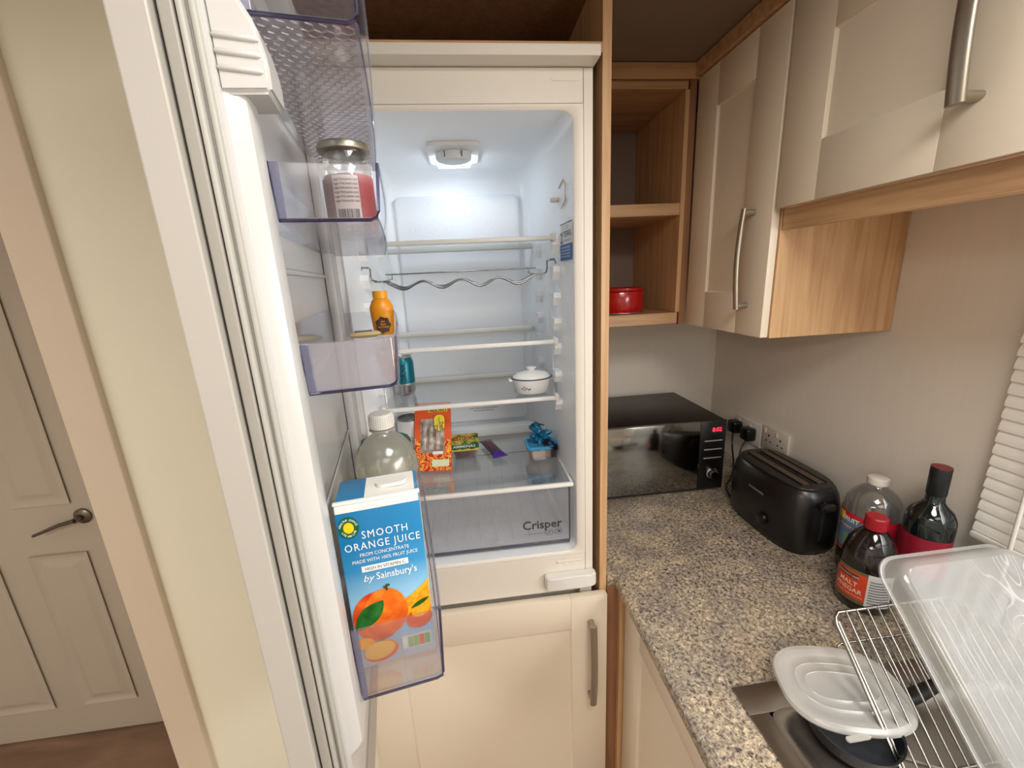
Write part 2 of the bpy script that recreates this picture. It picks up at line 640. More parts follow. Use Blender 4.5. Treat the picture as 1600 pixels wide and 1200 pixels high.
# hallway door (structure): slab, panels, lever
d = struct('door_1', G().box(-2.36, -1.59, .545, .585, 0.008, 1.99, .003), M_halldoor)
for (x0, x1) in ((-2.25, -2.06 + .1), (-1.86, -1.675)):
    for (z0, z1) in ((0.15, .80), (0.985, 1.85)):
        pg = G()
        for k, (a, dep) in enumerate(((0, 0.0), (.012, .006), (.03, .006), (.045, -.002))):
            pass
        rs = []
        for a, dep in ((0, -.0005), (.010, .006), (.028, .006), (.040, -.003), (.05, -.003)):
            rs.append([(u, .5445 + dep - .006, v) for u, v in rrect(x0 + a, x1 - a, z0 + a, z1 - a, .004, 2)])
        pg.rings(rs, cap0=False)
        struct('panel', pg, M_halldoor, d, 40)
hd = G().lathe(0, 0, [(.0, 0), (.027, 0), (.027, .006), (.022, .010), (.010, .012), (.010, .035), (.0, .035)], 24)
ho = obj('lever_handle', G().add([(-1.652 + x, .544 - z, .934 + y) for x, y, z in hd.v], hd.f).tube([(-1.652, .512, .934), (-1.70, .508, .925), (-1.785, .508, .895)], [.010, .009, .007], 10, flat=(1, .7)), mat('lever_metal', (120, 112, 100), .3, metal=.9), d, 40)

# window: frame, pane
g = G()
for a in ((WY0, WY0 + .04, WZ0, WZ1), (WY1 - .04, WY1, WZ0, WZ1), (WY0 + .04, WY1 - .04, WZ0, WZ0 + .04), (WY0 + .04, WY1 - .04, WZ1 - .04, WZ1)):
    g.box(XW + .01, XW + .045, a[0], a[1], a[2], a[3], .003)
w = struct('window_1', g, M_white)
struct('pane', G().box(XW + .025, XW + .03, WY0 + .04, WY1 - .04, WZ0 + .04, WZ1 - .04), clear('window_glass', (.95, .97, .96), .06), w)
struct('sill', G().box(XW - .02, XW + .01, WY0, WY1, WZ0 - .02, WZ0 - .001, .003), M_white, w)

# ================================================================== TALL CABINET
tc_ = thing('tall_cabinet', 'tall oak-sided cabinet housing the fridge freezer, with cream freezer door', 'cabinet', (-0.3, .37, 0))
obj('side_panel', G().box(-.018, 0, 0, YB, 0, ZC - .002, .0008), M_oak, tc_)
obj('side_panel', G().box(-.616, -.598, 0, YB, 0, ZC - .002, .0008), M_oak, tc_)
obj('niche_shelf', G().box(-.598, -.018, -.0, YB - .02, 2.046, 2.064, .0008), M_oakh, tc_)
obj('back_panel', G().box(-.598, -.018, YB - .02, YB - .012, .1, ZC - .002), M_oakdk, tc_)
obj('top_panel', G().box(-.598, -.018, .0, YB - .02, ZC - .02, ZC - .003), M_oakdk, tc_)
obj('base_panel', G().box(-.598, -.018, .0, YB - .02, .14, .158), M_oak, tc_)


def shaker(name, parent, u0, u1, v0, v1, fn, stile, rail, m=None, thick=.019, drop=.006):
    """framed door: two stiles over full height, two rails, recessed panel. fn(u,v,d) d = depth out of the face"""
    m = m or M_cream
    g = G()

    def fb(a0, a1, b0, b1):
        t = G().box(a0, a1, b0, b1, -thick, 0, .0012, 2)
        g.add([fn(*p) for p in t.v], t.f)
    fb(u0, u0 + stile, v0, v1)
    fb(u1 - stile, u1, v0, v1)
    fb(u0 + stile, u1 - stile, v0, v0 + rail)
    fb(u0 + stile, u1 - stile, v1 - rail, v1)
    dr = obj(name, g, m, parent, 35)
    g2 = G()
    a = (u0 + stile, u1 - stile, v0 + rail, v1 - rail)
    rs = []
    for ins, dep in ((-.002, -.001), (.004, -drop), (.010, -drop)):
        rs.append([fn(u, v, dep) for u, v in ((a[0] + ins, a[2] + ins), (a[1] - ins, a[2] + ins), (a[1] - ins, a[3] - ins), (a[0] + ins, a[3] - ins))])
    g2.rings(rs, cap0=False)
    obj('centre_panel', g2, m, dr)
    return dr


def bow_handle(parent, fn, u, v0, v1, w=.016, out=.03, label=None):
    """bow handle along v at position u: two feet, sloping ends, gently bowed flat bar"""
    pts = []
    L = v1 - v0
    n = 14
    for i in range(n + 1):
        t = i / n
        pts.append(fn(u, v0 + L * t, out * (.86 + .26 * math.sin(PI * t))))
    g = G()
    secs = []
    sec = [(w / 2 * math.cos(a), .0052 * math.sin(a) + (.001 if math.sin(a) > 0 else 0)) for a in [2 * PI * k / 18 for k in range(18)]]
    for i in range(n + 1):
        t = i / n
        d = out * (.86 + .26 * math.sin(PI * t))
        secs.append([fn(u + a, v0 + L * t, d + b) for a, b in sec])
    g.rings(secs)
    for s0, s1 in ((v0, v0 + .018), (v1 - .018, v1)):
        m = (s0 + s1) / 2
        rr_ = []
        for dpt, kw, kh in ((0, .95, .8), (out * .5, .85, .8), (out * .93, .98, 1.0)):
            rr_.append([fn(u + w / 2 * kw * math.cos(a), m + .009 * kh * math.sin(a), dpt) for a in [2 * PI * k / 18 for k in range(18)]])
        g.rings(rr_)
    o = obj('handle', g, M_handle, parent, 40, label=label)
    return o


def f_front(y):
    return lambda u, v, d: (u, y - d, v)


def f_side(x):
    return lambda u, v, d: (x - d, u, v)


# freezer door: closed, front face at y = -.02
fd = shaker('freezer_door', tc_, -.616, -.004, .16, .862, f_front(-.020), .094, .094)
fd['label'] = 'cream framed lower door'
bow_handle(fd, f_front(-.020), -.048, .546, .795, w=.018, out=.03)
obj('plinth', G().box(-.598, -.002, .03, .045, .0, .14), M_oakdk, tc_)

# ================================================================== FRIDGE
fr = thing('fridge_freezer', 'white built-in fridge with its door wide open and light on', 'fridge', (-0.307, .25, .17))
FX0, FX1, FZ0, FZ1 = -.578, -.036, .17, 2.022
# body shell: back, sides, top
g = G()
g.box(FX0, FX0 + .03, .012, .54, FZ0, FZ1)
g.box(FX1 - .03, FX1, .012, .54, FZ0, FZ1)
g.box(FX0, FX1, .50, .54, FZ0, FZ1)
g.box(FX0 + .03, FX1 - .03, .012, .50, 1.99, FZ1)
g.box(FX0 + .03, FX1 - .03, .03, .50, FZ0, .955)
obj('shell', g, M_body, fr)
# front ring round the opening
IX0, IX1, IZ0, IZ1 = -.539, -.075, .984, 1.953
g = G()
outer = rrect(FX0 + .0195, FX1 - .0195, .976, 1.9625, .001, 6)
inner = rrect(IX0, IX1, IZ0, IZ1, .022, 6)
inner2 = rrect(IX0 - .004, IX1 + .004, IZ0 - .004, IZ1 + .004, .026, 6)
g.rings([[(u, .012, v) for u, v in outer], [(u, .0, v) for u, v in outer], [(u, 0, v) for u, v in inner2], [(u, .004, v) for u, v in inner]], cap0=False, cap1=False)
obj('front_frame', g, M_body, fr, 50)
g = G().box(FX1 - .0185, FX1, .001, .02, .925, FZ1, .0012).box(FX0, FX0 + .0185, .001, .02, .925, FZ1, .0012)
obj('edge_strip', g, M_body, fr)
hz = obj('header', G().box(FX0 + .0195, FX1 - .0195, .0, .02, 1.9635, FZ1, .0012), M_body, fr)
g = G().prism(rrect(-.118, -.062, 2.0, 2.011, .005, 4), lambda u, v, d: (u, d, v), -.0012, .001)
obj('hinge_slot', g, M_body, hz, 40)
obj('lip', G().box(-.597, -.034, -.040, .03, 2.0235, 2.0415, .0012), M_body, fr)
obj('lip_cap', G().box(-.597, -.034, -.038, .03, 2.0418, 2.0455, .0005), M_oakh, fr)
lowp = obj('lower_panel', G().box(FX0 + .0195, FX1 - .0195, .0, .02, .872, .9745, .0012), M_body, fr)
g = G().box(-.128, -.064, -.0025, .001, .955, .9615, .002).box(-.110, -.100, -.0015, .001, .9475, .952, .001).box(-.086, -.076, -.0015, .001, .9475, .952, .001)
obj('moulded_mark', g, M_body, lowp)
g = G()
t = G().prism([(-.160, -.0), (-.033, 0), (-.033, -.020), (-.045, -.026), (-.150, -.026), (-.160, -.018)], lambda u, v, d: (u, v, d), .895, .930)
bm = bmesh.new()
vv = [bm.verts.new(p) for p in t.v]
for f in t.f:
    bm.faces.new([vv[i] for i in f])
bmesh.ops.recalc_face_normals(bm, faces=bm.faces)
bmesh.ops.bevel(bm, geom=bm.edges[:], offset=.003, segments=2, affect='EDGES')
bm.verts.ensure_lookup_table()
bm.verts.index_update()
g.add([v.co[:] for v in bm.verts], [[v.index for v in f.verts] for f in bm.faces])
bm.free()
obj('hinge_cover', g, M_white, fr, 40)

# liner: cavity
YBK = .425
rs = []
for y, dx, dz, r in ((.004, 0, 0, .022), (.05, .003, .002, .022), (.38, .022, .010, .030), (.415, .034, .020, .035), (YBK, .048, .034, .035)):
    rs.append([(u, y, v) for u, v in rrect(IX0 + dx, IX1 - dx, IZ0 + dz * .3, IZ1 - dz, r, 6)])
g = G().rings(rs, cap0=False)
obj('liner', g, M_cavity, fr, 50)
# raised back plate
g = G()
M_backp = mat('liner_back', (236, 240, 246), .22, bump=.25, bscale=26)
rs = []
for y, ins in ((YBK, 0), (.412, .002), (.409, .006), (.409, .012)):
    rs.append([(u, y, v) for u, v in rrect(-.487 + ins, -.128 - ins, 1.20 + ins, 1.885 - ins, .02, 6)])
g.rings(rs, cap0=False)
bp_ = obj('back_plate', g, M_backp, fr, 50)
# moisture drops on the plate
g = G()
for i in range(170):
    if random.random() < .75:
        x, z, r = random.uniform(-.47, -.15), 1.775 + random.gauss(0, .035), random.uniform(.0006, .0016)
    else:
        x, z, r = random.uniform(-.45, -.16), random.uniform(1.22, 1.7), random.uniform(.0008, .0022)
    if not (1.21 < z < 1.87):
        continue
    g.lathe(0, 0, [(r, 0), (r * .7, r * .5), (0, r * .7)], 6)
    n = 13
    for k in range(len(g.v) - 18, len(g.v)):
        a, b, c = g.v[k]
        g.v[k] = (x + a, .409 - c, z + b)
obj('water_drop', g, clear('water', (.93, .95, .97), .12, rough=.02), bp_, 60, kind='stuff')
# ledge over the crisper at the back
g = G().box(-.50, -.115, .36, .41, 1.165, 1.195, .008)
obj('rear_ledge', g, M_cavity, fr, 40)

# interior lamp
lm = obj('lamp_bezel', G().prism(rrect(-.3685, -.2485, .155, .325, .02, 5), lambda u, v, d: (u, v, d), 1.9405, 1.9475), M_white, fr, 40)
M_lens = emis('lamp_lens', (.78, .89, 1.0), 17.5)
obj('lens', G().box(-.349, -.268, .245, .305, 1.9285, 1.9405, .003), M_lens, lm)
rs = []
for z, k in ((1.940, 1.0), (1.930, 1.0), (1.924, .93), (1.921, .75), (1.9205, .3)):
    rs.append([(-.3085 + .043 * k * math.cos(t), .222 + .034 * k * math.sin(t), z) for t in [2 * PI * i / 28 for i in range(28)]])
obj('dome', G().rings(rs), mat('dome_white', (222, 226, 230), .3), lm, 40)
for x in (-.329, -.289):
    obj('slot', G().box(x - .001, x + .001, .1865, .1885, 1.925, 1.938), M_print_dark, lm)

# wall supports, both sides
LEV = (1.725, 1.665, 1.605, 1.545, 1.485, 1.415, 1.342)
for z in LEV:
    for sgn, xw in ((1, -.0775), (-1, -.5365)):
        for y in (.125, .30):
            xs = xw - sgn * (.003 + .05 * (y - .05))
            x_in = xs - sgn * .014
            x_out = xs + sgn * .010
            pl = [(y - .020, z + .004), (y + .022, z + .004), (y + .022, z + .001), (y + .008, z - .018), (y - .006, z - .026), (y - .020, z - .008)]
            g = G().prism(pl, lambda u, v, d: (d, u, v), x_in, x_out)
            obj('shelf_support', g, M_cavity, fr, 30)
# vertical channel lines on the side wall
for sgn, xw in ((1, -.081), (-1, -.533)):
    g = G()
    for y in (.17, .255):
        g.box(xw - .0015 - sgn * .009, xw + .002 - sgn * .009, y - .0015, y + .0015, 1.34, 1.63)
    obj('channel_rib', g, M_cavity, fr)
# small clip high on the right wall
g = G().box(-.100, -.072, .105, .118, 1.808, 1.817, .003).tube([(-.083, .10, 1.835), (-.081, .07, 1.845), (-.081, .05, 1.83), (-.081, .05, 1.80), (-.083, .08, 1.79)], .0016, 6)
obj('wall_clip', g, mat('clip_beige', (205, 198, 180), .4), fr, 40)

# energy sticker on the right wall (flat print)
fs_ = lambda u, v: (-.0785 - .058 * max(0, u), u, v)
stk = obj('sticker', patch(fs_, .003, .088, 1.679, 1.757), M_paper, fr)
fs2 = lambda u, v: (-.0795 - .058 * max(0, u), u, v)
obj('sticker_band', patch(fs2, .003, .088, 1.679, 1.713), mat('sticker_blue', (20, 92, 152), .5), stk)
obj('sticker_band', patch(fs2, .003, .088, 1.7545, 1.7565), mat('sticker_blue', (20, 92, 152), .5), stk)
fs3 = lambda u, v: (-.0803 - .058 * max(0, .09 - u), .091 - u, v)
M_ink_blue = mat('ink_blue', (52, 84, 120), .5)
g = G()
text('YEARS', fs3, None, None, .017, .058, 1.7275, sx=1.15, bold=.01, g=g)
text('2', fs3, None, None, .032, .016, 1.716, bold=.02, g=g)
text('GUARANTEE', fs3, None, None, .0075, .056, 1.718, sx=1.2, g=g)
for k in range(3):
    text('register your appliance', fs3, None, None, .0042, .045, 1.748 - k * .005, sx=1.2, g=g)
obj('lettering', g, M_ink_blue, stk)
g = G()
for k in range(4):
    text('FREE PARTS AND LABOUR', fs3, None, None, .0048, .045, 1.704 - k * .0062, sx=1.1, g=g)
obj('lettering', g, M_print_white, stk)

# notice on the back wall
g = G()
fbk = lambda u, v: (u, .4085, v)
text('DO NOT TOUCH THE REAR WALL WITH FOOD', fbk, None, None, .0052, -.272, 1.2435, sx=.78, bold=.01, g=g)
text('KEEP THE DRAIN CHANNEL CLEAN', fbk, None, None, .0052, -.272, 1.236, sx=.78, bold=.01, g=g)
obj('notice', g, M_print_dark, fr)


def glass_shelf(z, y0, y1, x0, x1, rails=False, trim=M_white):
    s = obj('glass_shelf', G().box(x0 + .002, x1 - .002, y0 + .004, y1, z, z + .004), M_glass, fr)
    obj('front_trim', G().box(x0, x1, y0, y0 + .010, z - .003, z + .007, .0025), trim, s, 40)
    obj('rear_trim', G().box(x0 + .01, x1 - .01, y1 - .012, y1 - .004, z - .002, z + .014, .002), trim, s, 40)
    if rails:
        for xa in (x0, x1 - .007):
            obj('side_rail', G().box(xa, xa + .007, y0 + .01, y1 - .012, z - .003, z + .008, .002), trim, s, 40)
    else:
        for xa in (x0, x1 - .010):
            obj('end_cap', G().box(xa, xa + .010, y0 - .002, y0 + .024, z - .006, z + .012, .003), trim, s, 40)
    return s


glass_shelf(1.730, .10, .385, -.524, -.091, trim=mat('trim_beige', (206, 205, 198), .4))
glass_shelf(1.492, .10, .385, -.524, -.091)
glass_shelf(1.350, .10, .385, -.524, -.091)
glass_shelf(1.158, .010, .385, -.532, -.080, rails=True)

# bottle rack: bent chrome wires
M_wire = mat('rack_wire', (150, 152, 155), .22, metal=1.0)
rk = thing('bottle_rack', 'chrome wavy wire bottle rack hanging under the top glass shelf', 'rack', (-.31, .2, 1.65))
for j, y in enumerate((.115, .135, .155)):
    pts = []
    x0, x1 = -.487, -.136
    for i in range(57):
        t = i / 56
        x = x0 + (x1 - x0) * t
        env = 1.0
        ph = 2 * PI * 4.0 * t
        z = 1.6505 - .0085 + .0085 * math.cos(ph) if True else 0
        if t < .03 or t > .97:
            z = 1.6525
        pts.append((x, y, z + (.004 if j else 0) * (1 - math.cos(ph)) / 2))
    obj('wave_wire', G().tube(pts, .0026, 8), M_wire, rk, 60)
for (xa, sgn) in ((-.487, -1), (-.136, 1)):
    obj('end_plate', G().box(min(xa, xa + sgn * .018), max(xa, xa + sgn * .018), .108, .165, 1.6515, 1.6545, .001), M_wire, rk)
    obj('hook_wire', G().tube([(xa + sgn * .014, .118, 1.654), (xa + sgn * .024, .118, 1.657), (xa + sgn * .026, .118, 1.668), (xa + sgn * .026, .118, 1.682), (xa + sgn * .030, .118, 1.6845), (xa + sgn * .044, .12, 1.6855), (xa + sgn * .048, .121, 1.676)], .0023, 8), M_wire, rk, 60)
    obj('side_wire', G().tube([(xa + sgn * .006, .16, 1.654), (xa + sgn * .009, .30, 1.660), (xa + sgn * .009, .30, 1.673)], .0015, 6), M_wire, rk, 60)
obj('rear_wire', G().tube([(-.512, .30, 1.672), (-.105, .30, 1.672)], .0018, 8), M_wire, rk, 60)

# crisper drawer
cr_ = obj('crisper_drawer', G().box(-.520, -.087, .028, .032, .998, 1.146, .001), M_crisp, fr, 40, label='clear drawer marked Crisper')
obj('drawer_floor', G().box(-.515, -.092, .033, .40, .998, 1.001), M_crisp, cr_)
for xa in (-.520, -.0905):
    obj('drawer_side', G().box(xa, xa + .003, .033, .40, .999, 1.14), M_crisp, cr_)
obj('drawer_back', G().box(-.517, -.091, .397, .40, .999, 1.14), M_crisp, cr_)
obj('drawer_edge', G().box(-.520, -.087, .026, .034, .992, .998, .001).box(-.0875, -.0855, .026, .034, .998, 1.146, .0008), clear('edge_dark', (.35, .37, .42), .05, haze=.25, hazecol=(.25, .27, .33)), cr_)
for k in range(10):
    x = -.48 + k * .042
    g = G().tube([(x, .38, 1.120), (x, .37, 1.004), (x, .05, 1.004)], .0016, 6)
    obj('drawer_rib', g, M_crisp, cr_)
obj('rib_line', G().box(-.515, -.095, .375, .377, 1.095, 1.097), M_print_dark, cr_)
fc = lambda u, v: (u, .0268, v)
text('Crisper', fc, M_print_dark, cr_, .033, -.157, 1.0395, sx=.98, bold=.018)
g = G()
for cx in (-.139, -.116):
    t = []
    for k in range(24):
        a, b = 2 * PI * k / 24, 2 * PI * (k + 1) / 24
        g.add([fc(cx + .0095 * math.cos(a), 1.0265 + .0085 * math.sin(a)), fc(cx + .0095 * math.cos(b), 1.0265 + .0085 * math.sin(b)), fc(cx + .0086 * math.cos(b), 1.0265 + .0077 * math.sin(b)), fc(cx + .0086 * math.cos(a), 1.0265 + .0077 * math.sin(a))], [(0, 1, 2, 3)])
g.add([fc(-.143, 1.0215), fc(-.1425, 1.022), fc(-.135, 1.031), fc(-.1365, 1.0315), fc(-.141, 1.028)], [(0, 1, 2, 3, 4)])
g.add([fc(-.120, 1.0315), fc(-.112, 1.029), fc(-.111, 1.0225), fc(-.116, 1.0245)], [(0, 1, 2, 3)])
g.add([fc(-.205, 1.0262), fc(-.150, 1.0262), fc(-.150, 1.0255), fc(-.205, 1.0255)], [(0, 1, 2, 3)])
obj('food_symbol', g, M_print_dark, cr_)

# ------------------------------------------------------------------ open fridge door, in its own frame (L along door from hinge, s towards the inside, z)
HX, HY = -.585, -.035
UX, UY = .165 / math.hypot(.165, .986), -.986 / math.hypot(.165, .986)
NX, NY = -UY, UX


def D(L, s, z):
    return (HX + L * UX + s * NX, HY + L * UY + s * NY, z)


dr = obj('fridge_door', G().box(.006, .538, .0235, .0315, 1.0, 2.02, .001), M_greyseam, fr, xf=D, label='open fridge door with clear bins')
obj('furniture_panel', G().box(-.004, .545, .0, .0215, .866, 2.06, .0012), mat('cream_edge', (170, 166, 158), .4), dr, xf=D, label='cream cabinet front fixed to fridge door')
g = G()
for a, b, c0, c1 in ((.525, .537, 1.064, 2.016), (.008, .020, 1.064, 2.016)):
    g.box(a, b, .0325, .0365, c0, c1, .0015)
g.box(.02, .525, .0325, .0365, 1.064, 1.076, .0015).box(.02, .525, .0325, .0365, 2.004, 2.016, .0015)
obj('gasket', g, M_gasket, dr, 40, xf=D)
g = G()
for a, b in ((.523, .534), (.011, .022)):
    g.box(a, b, .0385, .0425, 1.084, 2.014, .0015)
g.box(.022, .523, .0385, .0425, 1.084, 1.094, .0015)
obj('gasket_lip', g, M_gasket, dr, 40, xf=D)
# door liner pan: flat sheet, raised rim, recessed middle
LZ0, LZ1 = 1.195, 2.0
flat_ = [(.531, 1.02), (.531, 2.008), (.018, 2.008), (.018, 1.02)]
g = G()


def lring(dl0, dl1, z0, z1, s, r=.02):
    return [(u, s, v) for u, v in rrect(dl0, dl1, z0, z1, r, 5)]


g.rings([lring(.018, .530, 1.098, 2.008, .034, .004), lring(.018, .530, 1.098, 2.008, .0445, .004), lring(.021, .5275, 1.102, 2.004, .0455, .005),
         lring(.023, .5255, LZ0 - .008, 2.002, .0460, .008), lring(.026, .5235, LZ0 - .003, 1.998, .0545, .010), lring(.029, .5215, LZ0, 1.995, .0580, .012),
         lring(.033, .5175, LZ0 + .004, 1.990, .0592, .014), lring(.048, .500, LZ0 + .018, 1.978, .0592, .018), lring(.052, .4925, LZ0 + .022, 1.972, .0575, .018), lring(.056, .4875, LZ0 + .026, 1.968, .0500, .02),
         lring(.060, .486, LZ0 + .030, 1.964, .036, .02)], cap0=False, cap1=True)
obj('inner_liner', g, M_liner, dr, 35, xf=D)
# vertical column on the hinge side of the liner
obj('liner_column', G().box(.075, .135, .036, .052, 1.23, 1.95, .006), M_liner, dr, 40, xf=D)
for z in (1.40, 1.66):
    obj('liner_rib', G().box(.14, .484, .0365, .0395, z, z + .006, .002), M_liner, dr, 40, xf=D)
# moulded bracket near the free edge with three grooves
bm = bmesh.new()
plg = [(.0440, 1.7700), (.0755, 1.7720), (.0760, 1.7900), (.0720, 1.8110), (.0610, 1.8320), (.0560, 1.8380), (.0440, 1.8450)]
va = [bm.verts.new((.488, a, b)) for a, b in plg]
vb_ = [bm.verts.new((.5275, a, b)) for a, b in plg]
bm.faces.new(va)
bm.faces.new(vb_)
for i in range(len(plg)):
    k = (i + 1) % len(plg)
    bm.faces.new((va[i], va[k], vb_[k], vb_[i]))
bmesh.ops.recalc_face_normals(bm, faces=bm.faces)
bmesh.ops.bevel(bm, geom=[e for e in bm.edges], offset=.0028, segments=3, affect='EDGES')
bm.verts.ensure_lookup_table()
bm.verts.index_update()
g = G().add([v.co[:] for v in bm.verts], [[v.index for v in f.verts] for f in bm.faces])
bm.free()
br = obj('moulded_bracket', g, M_liner, dr, 35, xf=D)
for z in (1.7835, 1.7925, 1.8015):
    obj('bracket_ridge', G().tube([(.5268, .0465, z + .0012), (.5275, .0480, z + .001), (.5275, .0705, z), (.5268, .0722, z)], [.0012, .0020, .0020, .0012], 10), M_liner, br, 60, xf=D)


def door_bin(zb, zt, s1, floor_m, L0=.060, L1=.487, bulge=.004, lean=.004, front_h=None, tall=None, rimc=M_binedge, end_m=None):
    """clear bin: near end, far end, floor, bulged front, dark polished edges"""
    th = .0022
    front_h = front_h or zt
    s0 = .0375
    b = obj('door_bin', G().box(L1 - th, L1, .0575, s1, zb, zt, .0008), end_m or M_bin, dr, xf=D)
    obj('bin_end', G().box(L0, L0 + th, s0, s1, zb, zt), M_bin, b, xf=D)
    n = 14
    fl = []
    for i in range(n + 1):
        t = i / n
        fl.append((L0 + (L1 - L0) * t, s1 + bulge * math.sin(PI * t) ** .8))
    g = G()
    ring0 = [(L0, s0)] + fl + [(L1, .0575)]
    # floor
    g.prism(ring0, lambda u, v, d: (u, v, d), zb, zb + th)
    obj('bin_floor', g, floor_m, b, xf=D)
    # front
    g = G()
    for i in range(n):
        (a, sa), (c, sc) = fl[i], fl[i + 1]
        g.add([(a, sa, zb), (c, sc, zb), (c, sc + lean, front_h), (a, sa + lean, front_h), (a, sa + th, zb), (c, sc + th, zb), (c, sc + lean + th, front_h), (a, sa + lean + th, front_h)], [(0, 1, 2, 3), (4, 5, 6, 7), (2, 3, 7, 6), (0, 1, 5, 4)])
    obj('bin_front', g, M_bin, b, xf=D)
    obj('bin_back', G().box(L0 + th, L1 - .06, s0, s0 + th, zb, zt + .012), M_bin, b, xf=D)
    # dark edges: corner of near end with front and floor, and the front's lower edge
    e = G()
    e.tube([(L1 + .0002, .058, zb), (L1 + .0002, s1 - .006, zb), (L1 + .0002, s1 - .001, zb + .002), (L1 + .0002, s1 + .001, zb + .007), (L1, s1 + lean, front_h)], .0015, 6)
    e.tube([(L1, .0585, zb), (L1, .0565, zt)], .0008, 6)
    obj('bin_edge', e, rimc, b, xf=D)
    obj('bin_corner_post', G().box(L1 + .0001, L1 + .0016, .0575, .0640, zb + .0012, zt - .0006, .0004), M_binpost, b, xf=D)
    e = G()
    e.tube([(p[0], p[1] + lean, front_h) for p in fl], .0010, 6)
    e.tube([(p[0], p[1], zb) for p in fl], .0008, 6)
    obj('bin_rim', e, clear('rim_%d' % int(zb * 1000), (.6, .6, .75), .1, haze=.2, hazecol=(.5, .5, .66)), b, xf=D)
    return b


top_bin = door_bin(1.836, 1.905, .134, M_binhex)
g = G()
hc = .0056
for i in range(52):
    for j in range(22):
        cx_, cy_ = .066 + i * hc * 1.5, .044 + j * hc * 1.732 + (i % 2) * hc * .866
        if not (.068 < cx_ < .478 and .046 < cy_ < .129):
            continue
        for k in range(3):
            a0_, a1_ = PI / 3 * k, PI / 3 * (k + 1)
            p0 = (cx_ + hc * math.cos(a0_), cy_ + hc * math.sin(a0_))
            p1 = (cx_ + hc * math.cos(a1_), cy_ + hc * math.sin(a1_))
            ex, ey = (p1[0] - p0[0]), (p1[1] - p0[1])
            ll = math.hypot(ex, ey)
            ox, oy = -ey / ll * .0006, ex / ll * .0006
            q = [(p0[0] - ox, p0[1] - oy), (p1[0] - ox, p1[1] - oy), (p1[0] + ox, p1[1] + oy), (p0[0] + ox, p0[1] + oy)]
            g.add([(u, v, 1.8352) for u, v in q] + [(u, v, 1.8359) for u, v in q], [(0, 1, 2, 3), (0, 1, 5, 4), (1, 2, 6, 5), (2, 3, 7, 6), (3, 0, 4, 7)])
obj('honeycomb_ridge', g, M_hexrib, top_bin, xf=D, kind='stuff')
door_bin(1.698, 1.741, .133, M_binrip)
door_bin(1.556, 1.600, .132, M_bin, end_m=M_binrefl, bulge=.003)
door_bin(1.215, 1.304, .144, M_bin, bulge=.003)

# ================================================================== THINGS IN THE DOOR
def cylmap(cx, cy, r, a0):
    """u metres round the cylinder from angle a0 (counter-clockwise positive seen from above runs left to right for a viewer), v = z"""
    return lambda u, v: (cx + r * math.cos(a0 + u / r), cy + r * math.sin(a0 + u / r), v)


# jam jar
jx, jy, _ = D(.318, .103, 0)
jr = .0275
jar = thing('jam_jar', 'glass jam jar with silver lid and red printed label in upper door bin', 'jar', (jx, jy, 1.7005))
jz = 1.7005
obj('glass', G().lathe(jx, jy, [(jr * .9, jz), (jr, jz + .004), (jr, jz + .072), (jr * .93, jz + .080), (jr * .86, jz + .085), (jr * .86, jz + .095)], 40), clear('jar_glass', (.90, .92, .90), .08), jar, 50)
obj('jam', G().lathe(jx, jy, [(jr * .85, jz + .004), (jr * .95, jz + .008), (jr * .95, jz + .066), (0, jz + .066)], 36), mat('jam_red', (120, 40, 44), .35), jar, 50)
M_silver = mat('lid_silver', (176, 172, 160), .3, metal=.8)
obj('lid', G().lathe(jx, jy, [(jr * 1.0, jz + .0915), (jr * 1.05, jz + .0925), (jr * 1.06, jz + .0975), (jr * 1.02, jz + .1000), (jr * .90, jz + .1006), (jr * .86, jz + .0995), (0, jz + .0995)], 40), M_silver, jar, 50)
fa = math.atan2(CAM.y - jy, CAM.x - jx)
lab = obj('label', patch(cylmap(jx, jy, jr + .0004, fa), .006, .046, jz + .003, jz + .066, 24, 1), mat('label_red', (150, 22, 34), .45), jar, 60)
obj('label_strip', patch(cylmap(jx, jy, jr + .0003, fa), -.040, .006, jz + .003, jz + .062, 24, 1), mat('label_brown', (128, 98, 94), .45), jar, 60)
cm = cylmap(jx, jy, jr + .0008, fa)
obj('label_panel', patch(cm, -.018, .0105, jz + .012, jz + .064, 12, 1), mat('label_grey', (190, 178, 172), .5), lab, 60)
for k_, c_ in enumerate(((200, 190, 180), (90, 80, 76), (226, 160, 40), (96, 84, 80), (190, 160, 150))):
    obj('label_swatch', patch(cm, -.008 + k_ * .0036, -.0048 + k_ * .0036, jz + .006, jz + .010, 2, 1), mat('swatch_%d' % k_, c_, .5), lab)
cm2 = cylmap(jx, jy, jr + .0012, fa)
g = G()
for k in range(6):
    text('sugar fruit pectin acid', cm2, None, None, .0040, -.0035, jz + .0585 - k * .0044, sx=.75, g=g)
xx = -.015
while xx < .008:
    w_ = random.choice((.0005, .0009, .0013))
    g.add(patch(cm2, xx, xx + w_, jz + .016, jz + .029).v, [(0, 1, 3, 2)])
    xx += w_ + random.choice((.0005, .0008))
obj('lettering', g, M_print_dark, lab)
text('420g', cm2, mat('ink_pink', (230, 150, 150), .5), lab, .008, .0195, jz + .0085)

